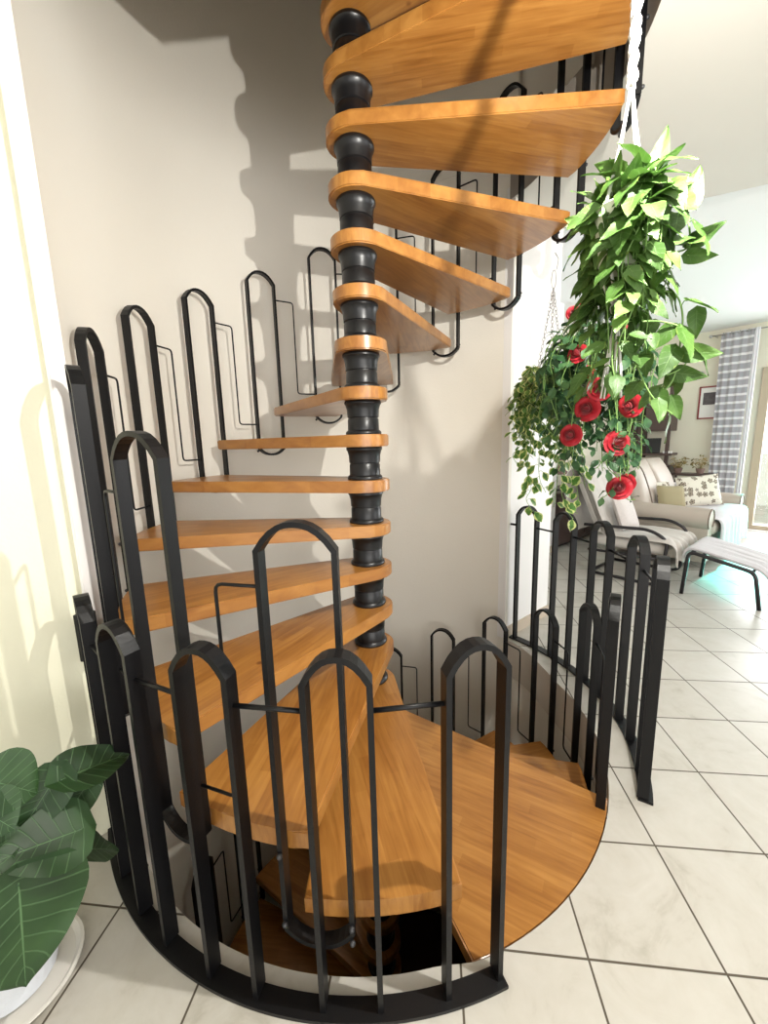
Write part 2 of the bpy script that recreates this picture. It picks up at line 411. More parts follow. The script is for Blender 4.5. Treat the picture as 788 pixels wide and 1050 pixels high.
bm = NB(); arcwall(bm, -60, 39, 3.16, 5.4, rr=1.20, th=.04, n=50); struct('wall_upper_curved', bm, M['wall'], smooth=True)
# storey above: floor, walls, ceiling
bm = NB()
def up_out(a):
    c, s = math.cos(R(a)), math.sin(R(a)); k = min(2.6/max(abs(c), 1e-6), 2.6/max(abs(s), 1e-6)); return k*c, k*s
ring_panel(bm, lambda a: ceil_r(a)+.002, up_out, 3.16); struct('floor_upper', bm, M['slab'])
bm = NB()
for c, s in (((2.6, 0, 4.3), (.1, 5.3, 2.4)), ((-2.6, 0, 4.3), (.1, 5.3, 2.4)), ((0, 2.6, 4.3), (5.3, .1, 2.4)), ((0, -2.6, 4.3), (5.3, .1, 2.4))): box(bm, c, s)
struct('wall_upper', bm, M['wall'])
bm = NB(); box(bm, (0, 0, 5.5), (5.4, 5.4, .1)); struct('ceiling_upper', bm, M['ceil'])
# dark storey below
bm = NB()
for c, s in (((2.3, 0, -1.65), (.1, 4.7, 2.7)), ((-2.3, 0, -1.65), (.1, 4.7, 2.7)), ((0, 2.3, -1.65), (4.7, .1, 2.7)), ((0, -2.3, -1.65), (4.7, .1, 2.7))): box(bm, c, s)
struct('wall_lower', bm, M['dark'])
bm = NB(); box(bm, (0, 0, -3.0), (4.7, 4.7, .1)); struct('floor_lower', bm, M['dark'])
bm = NB()
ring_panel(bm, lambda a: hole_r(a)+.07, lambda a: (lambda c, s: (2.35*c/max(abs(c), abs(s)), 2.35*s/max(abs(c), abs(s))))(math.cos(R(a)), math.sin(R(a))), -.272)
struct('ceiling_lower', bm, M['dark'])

# ---------------------------------------------------------------- spiral stair
stair = thing('spiral_staircase', 'spiral staircase with honey-coloured wooden treads winding round a black central column', 'staircase', (0, 0, 0))
def lead(k):                            # polar angle of a tread's front corner
    return TH0+STEP*k if k > 0 else -30.1-STEP*(-k)
bm = NB(); lathe(bm, [(0, -2.95), (.05, -2.95), (.05, 4.3), (0, 4.3)], n=24); obj('central_column', bm, M['pole'], stair, smooth=True)
def tread_mesh(span=-23.94, rout=RT_, tk=TK, hub=HUBR):
    """local frame: front corner on +x, tread turns to negative angles"""
    pts = []
    # tangents from the hub circle to the two outer corners
    al = math.degrees(math.acos(hub/rout))
    pts_out = [span*i/10 for i in range(11)]
    for a in pts_out: pts.append((rout*math.cos(R(a)), rout*math.sin(R(a))))
    s0 = span-al; s1 = al-360            # sweep round the back of the hub
    for i in range(15):
        a = s0+(s1-s0)*i/14
        pts.append((hub*math.cos(R(a)), hub*math.sin(R(a))))
    bm = NB(); prism(bm, pts, -tk, 0)
    es = [e for e in bm.edges if abs(e.verts[0].co.z-e.verts[1].co.z) < 1e-5]
    bmesh.ops.bevel(bm, geom=es, offset=.005, segments=2, affect='EDGES')
    return bm
t0 = None; treads = {}
for k in list(range(-13, 0))+list(range(1, 16)):
    if t0 is None: t0 = obj('tread', tread_mesh(), M['wood'], stair, smooth=True); o = t0
    else: o = t0.copy(); link(o, stair)
    o.location = (0, 0, H*k); o.rotation_euler = (0, 0, R(lead(k))); treads[k] = o
# landing plate level with the floor
bm = tread_mesh(span=-44.1, rout=1.106, tk=.052)
o = obj('landing_plate', bm, M['wood'], stair, smooth=True); o.rotation_euler = (0, 0, R(-30.1)); o['label'] = 'wide wooden landing plate level with the tiled floor'
# collars between the treads
prof = [(.05, 0), (.083, 0), (.085, .006), (.083, .014), (.074, .022), (.073, .070), (.070, .074), (.070, .078), (.074, .081), (.076, .115), (.082, .136), (.086, .140), (.086, .150), (.083, .1544), (.05, .1544)]
c0 = None
for k in range(-13, 16):
    if c0 is None:
        bm = NB(); lathe(bm, prof, n=40); c0 = obj('collar', bm, M['pole'], stair, smooth=True); o = c0
    else: o = c0.copy(); link(o, stair)
    o.location = (0, 0, H*k)

def sweep_flat(bm, path, r0, thin, broad):
    """flat bar bent in the surface of a cylinder of radius r0; path = [(deg, z)]"""
    pts = [(R(a)*r0, z) for a, z in path]; rings = []
    for i, (s, z) in enumerate(pts):
        a = Vector(pts[max(i-1, 0)]); b = Vector(pts[min(i+1, len(pts)-1)]); cur = Vector((s, z))
        d1 = (cur-a).normalized() if i > 0 else (b-cur).normalized()
        d2 = (b-cur).normalized() if i < len(pts)-1 else d1
        t = (d1+d2).normalized(); nn = Vector((-t.y, t.x)); k = thin/2/max(.5, nn.dot(Vector((-d1.y, d1.x))))
        ring = []
        for sr, sn in ((-1, -1), (1, -1), (1, 1), (-1, 1)):
            q = cur+nn*k*sn; ang = q.x/r0; rr = r0+sr*broad/2
            ring.append(bm.verts.new((rr*math.cos(ang), rr*math.sin(ang), q.y)))
        rings.append(ring)
    for a, b in zip(rings, rings[1:]):
        for k in range(4): bm.faces.new((a[k], b[k], b[(k+1) % 4], a[(k+1) % 4]))
    bm.faces.new(rings[0]); bm.faces.new(rings[-1][::-1])
def arch(a0, a1, z, rise, n=10):
    """segment of a circle between two bars"""
    out = []
    for i in range(n+1):
        t = i/n; s = 2*t-1; out.append((a0+(a1-a0)*t, z+rise*(1-abs(s)**2.3)))
    return out
def stair_baluster(bm, r0=1.083):
    a0, a1 = -16.6, -26.0; zt = 1.05-.062; zb = -.058
    path = arch(a0, a1, zt, .062)
    bot = [(a, 2*zb-z) for a, z in arch(a1, a0, zb, .042)]
    p = [(a0, zb)]+path+[(a1, zb)]
    sweep_flat(bm, p, r0, .013, .034)
    sweep_flat(bm, bot, r0, .013, .034)
b0 = None; bolts = []
def cyl(a, r, z): return Vector((r*math.cos(R(a)), r*math.sin(R(a)), z))
for k in list(range(-12, 0))+list(range(1, 15)):
    if b0 is None:
        bm = NB(); stair_baluster(bm); b0 = obj('baluster', bm, M['iron'], stair); o = b0
        for a, z in ((-16.6, -.03), (-26.0, -.035), (-26.0, .18), (-16.6, -.075)):
            bm = NB(); c = cyl(a, 1.104, z); ball(bm, c, .008); x = obj('bolt', bm, M['bolt'], o, smooth='all'); bolts.append(x)
    else:
        o = b0.copy(); link(o, stair)
        for x in bolts:
            y = x.copy(); link(y, o)
    o.location = (0, 0, H*k); o.rotation_euler = (0, 0, R(lead(k)))
r0_ = None
for k in list(range(-12, 0))+list(range(1, 14)):
    if k == -1: continue
    if r0_ is None:
        bm = NB(); r = 1.083
        p = [cyl(-26.0, r, .90), cyl(-32.6, r, .90), cyl(-32.6, r, .31), cyl(-39.2, r, .31)]
        tube(bm, rounded(p, .02, 3), .0045, 8); r0_ = obj('tie_rod', bm, M['iron'], stair, smooth='all'); o = r0_
    else: o = r0_.copy(); link(o, stair)
    o.location = (0, 0, H*k); o.rotation_euler = (0, 0, R(lead(k)))

# ---------------------------------------------------------------- guard railings on the floor
def guard(name, label, cx, cy, r0, centres, a0, a1, half, wall_end, zt=.98):
    g = thing(name, label, 'railing', (cx, cy, 0))
    bm = NB(); prev = None; n = 60
    for i in range(n+1):
        a = a0+(a1-a0)*i/n
        ring = [bm.verts.new(cyl(a, r0+dr, z)) for dr, z in ((-.016, .001), (.036, .001), (.036, .011), (-.016, .011))]
        if prev:
            for q in range(4): bm.faces.new((prev[q], ring[q], ring[(q+1) % 4], prev[(q+1) % 4]))
        else: bm.faces.new(ring[::-1])
        prev = ring
    bm.faces.new(prev); obj('base_rail', bm, M['iron'], g)
    first = None
    for c in centres:
        if first is None:
            bm = NB(); sweep_flat(bm, [(half, .011)]+arch(half, -half, zt-.062, .062)+[(-half, .011)], r0, .014, .04)
            first = obj('baluster', bm, M['iron'], g); o = first
        else: o = first.copy(); link(o, g)
        o.rotation_euler = (0, 0, R(c))
    cs = sorted(centres)
    for a, b in zip(cs, cs[1:]):
        bm = NB(); p0 = cyl(a+half, r0, .845); p1 = cyl(b-half, r0, .845)
        tube(bm, [p0, p1], .006, 8); obj('tie_rod', bm, M['iron'], g, smooth='all')
    return g
gl = guard('guard_railing', 'curved black iron floor railing at the front left, joined to the left wall', 0, 0, 1.150, [-75.5, -91.4, -107.6, -123.5, -139.2], -71.2, -147.5, 3.62, None)
bm = NB(); c = cyl(-145.6, 1.150, .80); box(bm, c, (.05, .04, .17), R(-100), .003); obj('wall_bracket', bm, M['iron'], gl)
bm = NB(); tube(bm, [cyl(-142.8, 1.15, .8), cyl(-147.8, 1.150, .80)], .008, 8); obj('tie_rod', bm, M['iron'], gl, smooth='all')
gcx, gcy = .10, .05
gr = guard('guard_railing', 'curved black iron floor railing at the right, between the stairwell and living room', gcx, gcy, 1.165, [-28.5, -11.5, 5.5, 20.5, 35.0], -32.7, 40.5, 3.6, None)
bm = NB(); tube(bm, [cyl(38.6, 1.165, .845), PQ(1.27, 0.0, .845)-Vector((gcx, gcy, 0))], .008, 8); obj('wall_bracket', bm, M['iron'], gr, smooth='all')

# ---------------------------------------------------------------- leaves
def frame(d, n):
    d = d.normalized(); n = (n-d*n.dot(d))
    if n.length < 1e-4: n = d.orthogonal()
    n.normalize(); return d, n.cross(d), n
def add_leaf(bm, uvl, base, d, n, L, W, kind='heart', fold=.25, droop=.25, wave=0, rows=8, cols=3):
    d, s, n = frame(d, n)
    def half(t):
        if kind == 'heart': return (math.sin(PI*min(1, t**.55)))**.8*(1-.25*t) if 0 < t < 1 else 0
        if kind == 'ear':
            return 1.02*math.sin(PI*t**.62)**.75*(1-.18*t) if 0 < t < 1 else 0
        return math.sin(PI*t)**.9
    rowsv = []
    ph = rnd.random()*6
    for i in range(rows+1):
        t = i/rows; w = half(t)*W/2; row = []
        back = 0
        for j in range(-cols, cols+1):
            u = j/cols
            x = w*u
            y = L*t
            if kind in ('heart', 'ear') and t < .35: y -= L*(.16 if kind == 'heart' else .20)*abs(u)**1.4*(1-t/.35)
            z = fold*abs(x)-droop*L*(t**2)*.6
            if wave: z += wave*L*math.sin(ph+t*9+u*2.5)*abs(u)
            row.append((bm.verts.new(base+d*y+s*x+n*z), (u*.5+.5, t)))
        rowsv.append(row)
    for a, b in zip(rowsv, rowsv[1:]):
        for j in range(2*cols):
            try: f_ = bm.faces.new((a[j][0], a[j+1][0], b[j+1][0], b[j][0]))
            except ValueError: continue
            for lp, vv in zip(f_.loops, (a[j], a[j+1], b[j+1], b[j])): lp[uvl].uv = vv[1]
def rv(s=1): return Vector((rnd.uniform(-1, 1), rnd.uniform(-1, 1), rnd.uniform(-1, 1)))*s
tocam = lambda p: (CAM-p).normalized()

def vine(pts, bml, uvl, bms, size, gap, stemr=.0022, kind='heart', W=.72, spread=.03, face=.5, rows=7, cols=2, tipsmall=.6, droop=.3, ctr=None):
    P = spline(pts, 8); tube(bms, P, stemr, 5)
    acc = 0; side = 1; tot = sum((b-a).length for a, b in zip(P, P[1:])); run = 0
    for a, b in zip(P, P[1:]):
        l = (b-a).length; acc += l; run += l
        if acc > gap:
            acc = 0; side = -side
            t = (b-a).normalized(); o = Vector((t.y, -t.x, 0)) if abs(t.z) < .95 else Vector((math.cos(rnd.random()*6.28), math.sin(rnd.random()*6.28), 0))
            o = (o.normalized()*side+rv(.7)).normalized()
            sz = size*rnd.uniform(.75, 1.15)*(1-(1-tipsmall)*run/tot)
            d = (o+t*.5+Vector((0, 0, -.55))+rv(.3)).normalized()
            pet = b+(o+Vector((0, 0, .25)))*spread*rnd.uniform(.6, 1.2)
            tube(bms, [b, (b+pet)/2+Vector((0, 0, .006)), pet], stemr*.7, 4)
            out = Vector((b.x-ctr.x, b.y-ctr.y, .35)).normalized() if ctr is not None else Vector((0, 0, 1))
            n = (out+tocam(pet)*face*.6+Vector((0, 0, .6))+rv(.55)).normalized()
            add_leaf(bml, uvl, pet, d, n, sz, sz*W, kind, fold=rnd.uniform(.05, .3), droop=rnd.uniform(.05, droop), wave=.03, rows=rows, cols=cols)

# ---------------------------------------------------------------- large hanging pothos
M['pothos'] = leaf_mat('pothos_leaf', srgb(52, 84, 28), srgb(74, 110, 44), srgb(98, 132, 60), edge=1.02, edge_col=srgb(116, 138, 62), vein=srgb(96, 126, 70), nlat=6, rough=.5, vscale=9, vein_w=.03, trans=.2)
M['stem'] = mat('green_stem', srgb(120, 158, 84), .5)
M['cord'] = mat('white_cotton_cord', srgb(238, 236, 232), .85, bump=.4, bscale=300)
M['potw'] = mat('pale_plastic_pot', srgb(216, 222, 204), .5)
PX, PY = .678, -.89
def lop(a):
    x, y = math.cos(a), math.sin(a); return Vector((x*(.3 if x < 0 else 1.05), y*(1.25 if y > 0 else .9), 0))
pc = Vector((PX, PY, 0))
pothos = thing('hanging_pothos', 'large bright green pothos in a white macrame hanger, tallest of the hanging plants', 'plant', (0, 0, 0))
bm = NB()
for h in range(3):                      # braided cord
    P = [Vector((PX-.012+.007*math.cos(z*62+h*2.094), PY-.02+.007*math.sin(z*62+h*2.094), z)) for z in [2.20+i*.006 for i in range(160)]]
    tube(bm, P, .0048, 6)
for z in (2.22, 2.30, 2.36, 2.44, 2.52, 2.62, 2.7, 2.8): ball(bm, (PX-.012, PY-.02, z), .0135, (1, 1, .9))
for a in (20, 110, 200, 290):
    e = Vector((PX+.062*math.cos(R(a)), PY+.062*math.sin(R(a)), 1.95))
    tube(bm, bez((PX-.012, PY-.02, 2.215), Vector((PX, PY, 2.15)).lerp(e, .35), e, 8), .0042, 6)
    tube(bm, bez(e, (PX+.075*math.cos(R(a+20)), PY+.075*math.sin(R(a+20)), 1.86), (PX, PY, 1.74), 8), .004, 6)
for k in range(14):
    a = k*.9; r = .012
    tube(bm, bez((PX, PY, 1.75), (PX+r*math.cos(a), PY+r*math.sin(a), 1.66), (PX+2*r*math.cos(a), PY+2*r*math.sin(a), 1.53+.03*(k % 3)), 6), .0022, 5)
ball(bm, (PX, PY, 1.745), .017)
obj('macrame_cord', bm, M['cord'], pothos, smooth='all')
bm = NB(); lathe(bm, [(0, 1.83), (.042, 1.83), (.048, 1.84), (.062, 1.955), (.066, 1.965), (.060, 1.97), (.056, 1.95), (0, 1.94)], (PX, PY, 0), 32); obj('pot', bm, M['potw'], pothos, smooth=True)
bml = NB(); uvl = bml.loops.layers.uv.new('UVMap'); bms = NB()
for i in range(36):
    a = i*2.399; o = lop(a)
    s0 = Vector((PX, PY, 1.95))+o*.04
    out = rnd.uniform(.02, .068); ln = rnd.choice([.04, .1, .16, .22, .27, .31])
    top = s0+o*out*.7+Vector((0, 0, rnd.uniform(.01, .09)))
    pts = [s0, top, s0+o*out+Vector((0, 0, -.03))+rv(.01)]
    z = 0
    while z < ln:
        z += .09; pts.append(s0+o*out*(1-z*.45)+Vector((0, 0, -.03-z))+rv(.02))
    vine(pts, bml, uvl, bms, .088, .03, stemr=.0014, ctr=pc, spread=.024, face=1.3, W=.68)
for i in range(34):                     # crown leaves
    a = i*2.399; o = lop(a); r = rnd.uniform(.01, .08)
    b = Vector((PX, PY, 1.95+rnd.uniform(-.03, .05)))+o*r
    tube(bms, bez((PX+o.x*.03, PY+o.y*.03, 1.94), b+Vector((0, 0, .02))-o*.02, b, 6), .0022, 5)
    d = (o*rnd.uniform(.4, .8)+Vector((0, 0, rnd.uniform(-.6, .7)))).normalized()
    add_leaf(bml, uvl, b, d, (tocam(b)*.6+Vector((0, 0, 1))+rv(.5)).normalized(), rnd.uniform(.07, .095), .062, 'heart', .25, .25, .03, 8, 3)
# the leaf standing up at the top
b = at(668, 188, 1.26); add_leaf(bml, uvl, b, (at(682, 140, 1.27)-b), tocam(b)+rv(.2), .125, .05, 'heart', .3, .05, .02, 9, 3); tube(bms, bez((PX, PY, 1.95), (PX, PY, 2.02), b, 6), .0022, 5)
# the vines trailing out on the right
for path in ([(655, 262, 1.26), (690, 230, 1.27), (702, 213, 1.27), (708, 240, 1.27), (706, 262, 1.27)],
             [(668, 290, 1.25), (690, 262, 1.27), (704, 255, 1.28), (712, 243, 1.28)],
             [(660, 300, 1.25), (690, 300, 1.27), (700, 320, 1.28), (698, 352, 1.28), (690, 390, 1.28), (668, 412, 1.27)],
             [(655, 330, 1.25), (680, 330, 1.27), (702, 340, 1.28), (704, 372, 1.28), (684, 385, 1.27)],
             [(640, 330, 1.25), (652, 370, 1.24), (668, 405, 1.24), (690, 425, 1.25)],
             [(630, 330, 1.22), (628, 370, 1.2), (632, 392, 1.2)]):
    vine([at(*p) for p in path], bml, uvl, bms, .088, .048, ctr=pc, spread=.022, face=1.6, tipsmall=.9, W=.66)
for (bx, by, tx, ty, L, D) in ((700, 262, 697, 264, .11, 1.27), (704, 214, 712, 190, .12, 1.27), (706, 250, 727, 238, .10, 1.28), (704, 262, 722, 262, .085, 1.27), (700, 362, 730, 362, .11, 1.28), (690, 382, 722, 386, .10, 1.28), (715, 318, 714, 345, .09, 1.28), (676, 402, 680, 430, .10, 1.26), (690, 408, 697, 428, .08, 1.26), (628, 385, 632, 412, .09, 1.2), (613, 215, 592, 228, .10, 1.2), (612, 232, 596, 228, .11, 1.22), (640, 176, 622, 172, .10, 1.22), (700, 196, 706, 180, .05, 1.3)):
    b = at(bx, by, D); t = at(tx, ty, D)-b
    if t.length < .01: continue
    L *= .74; add_leaf(bml, uvl, b, t, (tocam(b)+rv(.45)), L, L*.62, 'heart', .25, .1, .03, 9, 3)
o = obj('foliage', bml, M['pothos'], pothos, smooth='all', auto='keep'); obj('vine_stems', bms, M['stem'], pothos, smooth='all')

# ---------------------------------------------------------------- small variegated trailing plant
M['varieg'] = leaf_mat('variegated_leaf', srgb(58, 100, 44), srgb(84, 130, 58), srgb(122, 160, 80), edge=.6, edge_col=srgb(206, 214, 140), rough=.4, vscale=20, trans=.2)
M['chain'] = mat('grey_metal_chain', srgb(178, 176, 176), .35, .6)
hx, hy = cyl(19.5, 1.083, 0).x, cyl(19.5, 1.083, 0).y
sc = Vector((hx, hy, 0)); zp = 1.62
small = thing('hanging_trailing_plant', 'small-leaved variegated trailing plant on grey chains beside the white wall', 'plant')
bm = NB()
tube(bm, [Vector((hx+.0, hy, 2.27+.12)), Vector((hx+.02, hy, 2.36)), Vector((hx+.015, hy, 2.31)), Vector((hx, hy, 2.30))], .0025, 6)
def chain(bm, a, b, n):
    a, b = Vector(a), Vector(b)
    for i in range(n):
        c = a.lerp(b, (i+.5)/n); d = (b-a).normalized(); l = (b-a).length/n*.62
        s = Vector((1, 0, 0)) if i % 2 else Vector((0, 1, 0))
        P = [c+d*math.cos(t)*l+s*math.sin(t)*.007 for t in [k*PI/5 for k in range(11)]]
        tube(bm, P, .0022, 5, caps=False)
tube(bm, [Vector((hx+.012*math.sin(t), hy, 2.26+.045*math.cos(t))) for t in [k*PI/8 for k in range(17)]], .003, 6)
for a in (10, 130, 250):
    chain(bm, (hx, hy, 2.215), (hx+.085*math.cos(R(a)), hy+.085*math.sin(R(a)), 1.74), 26)
obj('hanging_chain', bm, M['chain'], small, smooth='all')
bm = NB(); lathe(bm, [(0, -.08), (.06, -.08), (.095, .10), (.10, .115), (.092, .115), (.085, .10), (0, .09)], (hx, hy, zp), 32); obj('pot', bm, M['potw'], small, smooth=True)
bml = NB(); uvl = bml.loops.layers.uv.new('UVMap'); bms = NB()
for i in range(58):
    a = i*2.399; o = Vector((math.cos(a), math.sin(a), 0)); s0 = Vector((hx, hy, 1.71))+o*.06
    out = rnd.uniform(.05, .13); ln = rnd.uniform(.05, .38)
    pts = [s0, s0+o*out*.7+Vector((0, 0, rnd.uniform(.02, .11))), s0+o*out+Vector((0, 0, -.02))]
    z = 0
    while z < ln: z += .06; pts.append(s0+o*out*(1-z*.25)+Vector((0, 0, -.02-z))+rv(.02))
    vine(pts, bml, uvl, bms, .058, .022, stemr=.0015, kind='oval', W=.8, spread=.016, ctr=sc, face=.6, rows=5, cols=2, tipsmall=.8)
for path in ([(545, 455), (541, 478), (545, 500), (540, 512), (547, 525)], [(552, 470), (554, 492), (560, 505)], [(575, 462), (580, 478), (576, 500), (580, 520), (588, 532)],
             [(582, 470), (590, 490), (594, 515)], [(570, 470), (572, 490), (568, 520)], [(590, 460), (598, 480), (600, 500)], [(548, 420), (535, 430), (530, 432)]):
    vine([at(x, y, 2.30+rnd.uniform(-.03, .1)) for x, y in path], bml, uvl, bms, .06, .026, stemr=.0015, kind='oval', W=.74, spread=.02, ctr=sc, face=1.2, rows=5, cols=2, tipsmall=1)
obj('foliage', bml, M['varieg'], small, smooth='all', auto='keep'); obj('vine_stems', bms, M['stem'], small, smooth='all')

# ---------------------------------------------------------------- hanging roses
M['roseleaf'] = leaf_mat('rose_leaf', srgb(38, 72, 44), srgb(56, 96, 58), srgb(86, 124, 78), rough=.45, vscale=16, trans=.15)
M['rose'] = mat('red_petal', srgb(176, 18, 38), .55, sheen=.2, var=.25, vscale=60)
rx, ry = cyl(-3.3, 1.083, 0).x-.03, cyl(-3.3, 1.083, 0).y
rc = Vector((rx, ry, 0))
roses = thing('hanging_rose_plant', 'artificial red rose plant hanging behind the pothos on a thin wire', 'plant')
bm = NB(); tube(bm, spline([(rx+.03, ry, 2.60), (rx+.05, ry, 2.57), (rx+.03, ry, 2.52), (rx, ry, 2.48), (rx, ry, 2.0)], 6), .0018, 6)
for a in (30, 150, 270): tube(bm, [(rx, ry, 2.06), (rx+.075*math.cos(R(a)), ry+.075*math.sin(R(a)), 1.80)], .0016, 5)
obj('hanging_wire', bm, M['chain'], roses, smooth='all')
bm = NB(); lathe(bm, [(0, 1.62), (.055, 1.62), (.082, 1.79), (.085, 1.80), (.078, 1.80), (.072, 1.78), (0, 1.77)], (rx, ry, 0), 28); obj('pot', bm, M['potw'], roses, smooth=True)
bml = NB(); uvl = bml.loops.layers.uv.new('UVMap'); bms = NB()
def rose_leaves(pts, gap=.024, size=.06):
    vine(pts, bml, uvl, bms, size, gap, stemr=.002, kind='oval', W=.62, spread=.02, ctr=rc, face=.8, rows=5, cols=2, tipsmall=.85)
for i in range(58):
    a = i*2.399; o = Vector((math.cos(a), math.sin(a), 0)); s0 = Vector((rx, ry, 1.78))+o*.05
    out = rnd.uniform(.05, .19); ln = rnd.uniform(.1, .5)
    pts = [s0, s0+o*out*.7+Vector((0, 0, rnd.uniform(.02, .14))), s0+o*out+Vector((0, 0, -.02))]
    z = 0
    while z < ln: z += .08; pts.append(s0+o*out*(1-z*.5)+Vector((0, 0, -.02-z))+rv(.025))
    rose_leaves(pts)
spots = [(605, 309, 1.0, 1.98), (588, 321, .75, 1.96), (592, 362, 1.1, 1.95), (633, 361, 1.1, 1.95), (616, 398, 1.3, 1.90), (602, 419, 1.35, 1.90), (585, 446, 1.25, 1.92), (646, 416, 1.25, 1.92), (634, 454, 1.35, 1.92), (635, 500, 1.3, 1.93), (642, 495, 1.0, 1.96), (635, 336, .9, 1.97), (604, 380, .8, 1.98)]
def rose_mesh():
    bm = NB()
    for lay, (n, r, h, op) in enumerate(((3, .006, .031, -1.6), (4, .011, .031, -.9), (5, .016, .030, -.35), (6, .021, .028, .2), (7, .027, .023, .8), (8, .031, .016, 1.3))):
        for k in range(n):
            a = 2*PI*k/n+lay*.7; rows = []
            for i in range(5):
                t = i/4; row = []
                for j in range(-2, 3):
                    u = j/2; aa = a+u*(PI/n)*1.25*(1-.15*t)
                    rr = .003+(r-.003)*(t**.5)*(1+op*t*t*.3); zz = -.012+h*t-op*.008*t*t*t*(1+.3*abs(u))-.004*(1-abs(u))**2*0+.003*math.sin(a*3+j)
                    row.append(bm.verts.new((rr*math.cos(aa), rr*math.sin(aa), zz)))
                rows.append(row)
            for A, B in zip(rows, rows[1:]):
                for j in range(4): bm.faces.new((A[j], A[j+1], B[j+1], B[j]))
    return bm
r1 = None
for i, (x, y, s, D) in enumerate(spots):
    p = at(x, y, D)
    if r1 is None: r1 = obj('rose_flower', rose_mesh(), M['rose'], roses, smooth='all'); o = r1
    else: o = r1.copy(); link(o, roses)
    o.location = p; n = (tocam(p)+Vector((rnd.uniform(-.4, .4), rnd.uniform(-.3, .3), rnd.uniform(-.1, .5)))).normalized()
    o.rotation_euler = n.to_track_quat('Z', 'Y').to_euler(); o.scale = (s*.92,)*3
    q = p-n*.012; tube(bms, spline([(rx, ry, 1.78), rc.lerp(Vector((q.x, q.y, 0)), .7)+Vector((0, 0, max(q.z, 1.7)+.05)), q+Vector((0, 0, .05)) if q.z < 1.6 else q-n*.03, q], 5), .002, 5)
for path in ([(606, 400, 1.95), (600, 430, 1.93), (596, 455, 1.93), (600, 470, 1.93)], [(625, 420, 1.95), (628, 450, 1.93), (622, 475, 1.93), (634, 490, 1.93)],
             [(640, 400, 1.95), (648, 430, 1.95), (640, 465, 1.95), (642, 480, 1.95)], [(620, 470, 1.95), (612, 480, 1.95), (605, 478, 1.95)],
             [(634, 495, 1.93), (622, 508, 1.92), (616, 511, 1.92)], [(640, 505, 1.94), (644, 512, 1.94), (652, 512, 1.94)], [(600, 330, 2.0), (590, 345, 2.0), (584, 352, 2.0)]):
    rose_leaves([at(*p) for p in path], .024, .052)
obj('foliage', bml, M['roseleaf'], roses, smooth='all', auto='keep'); obj('vine_stems', bms, M['stem'], roses, smooth='all')

# ---------------------------------------------------------------- potted elephant ear at the left
M['ear'] = leaf_mat('elephant_ear_leaf', srgb(30, 54, 26), srgb(38, 66, 32), srgb(50, 80, 40), vein=srgb(84, 116, 76), nlat=7, rough=.5, vscale=6, vein_w=.013, trans=.12)
M['earstem'] = mat('dark_green_stem', srgb(46, 78, 46), .45)
M['potceramic'] = mat('white_textured_pot', srgb(214, 218, 224), .45, bump=.5, bscale=60)
M['saucer'] = mat('white_saucer', srgb(226, 222, 214), .4)
M['soil'] = mat('dark_soil', srgb(46, 34, 26), .95, bump=.8, bscale=60)
ax, ay = -.985, -1.115
ear = thing('potted_elephant_ear', 'elephant ear plant with large veined leaves in a white pot against the left wall', 'plant')
bm = NB(); lathe(bm, [(0, .022), (.085, .022), (.095, .03), (.128, .23), (.134, .24), (.134, .26), (.124, .26), (.118, .235), (0, .235)], (ax+.03, ay+.03, 0), 48); obj('pot', bm, M['potceramic'], ear, smooth=True)
bm = NB(); lathe(bm, [(0, .001), (.11, .001), (.14, .010), (.152, .026), (.156, .028), (.156, .032), (.148, .032), (.135, .018), (0, .012)], (ax+.03, ay+.03, 0), 48); obj('saucer', bm, M['saucer'], ear, smooth=True)
bm = NB(); lathe(bm, [(0, .238), (.117, .236)], (ax+.03, ay+.03, 0), 32); obj('soil', bm, M['soil'], ear)
sb = Vector((ax+.03, ay+.03, .235))
def ear_leaf(bx, by, D0, tx, ty, D1, W, nrm, fold=.15, droop=.15, extra=0):
    b = at(bx, by, D0); t = at(tx, ty, D1); d = t-b; L = d.length+extra
    bm = NB(); uv = bm.loops.layers.uv.new('UVMap')
    add_leaf(bm, uv, b-d.normalized()*L*.0, d, Vector(nrm), L, W, 'ear', fold, droop, .025, 14, 6)
    o = obj('leaf', bm, M['ear'], ear, smooth='all', auto='keep')
    bm = NB(); tube(bm, spline([sb+rv(.02)*Vector((1, 1, 0)).length, sb.lerp(b, .5)+Vector((0, 0, .08)), b+d.normalized()*L*.02], 8), [.008-.004*i/16 for i in range(17)], 8)
    obj('leaf_stalk', bm, M['earstem'], o, smooth='all')
cm = Vector((.75, -.45, .55))
ear_leaf(19, 905, 1.14, 28, 1016, 1.12, .27, (.75, -.55, .35), .06, .08)           # big hanging leaf
ear_leaf(84, 850, 1.18, -10, 884, 1.16, .17, (.35, -.45, .8), .12, .12)         # middle leaf
ear_leaf(62, 800, 1.22, 136, 768, 1.30, .13, (.2, -.5, .8), .35, .15)           # long one reaching right
ear_leaf(60, 792, 1.24, 12, 868, 1.22, .12, (.55, -.4, .6), .3, .2)
ear_leaf(92, 800, 1.28, 52, 862, 1.22, .09, (.6, -.5, .5), .3, .1)
ear_leaf(78, 872, 1.30, 127, 866, 1.36, .11, (.2, -.3, .9), .2, .2)
ear_leaf(-14, 800, 1.22, 42, 812, 1.20, .15, (.3, -.5, .8), .2, .25)
ear_leaf(-20, 830, 1.2, 16, 850, 1.16, .12, (.4, -.5, .8), .2, .3)
ear_leaf(-5, 870, 1.2, 24, 850, 1.2, .10, (.3, -.6, .7), .2, .2)

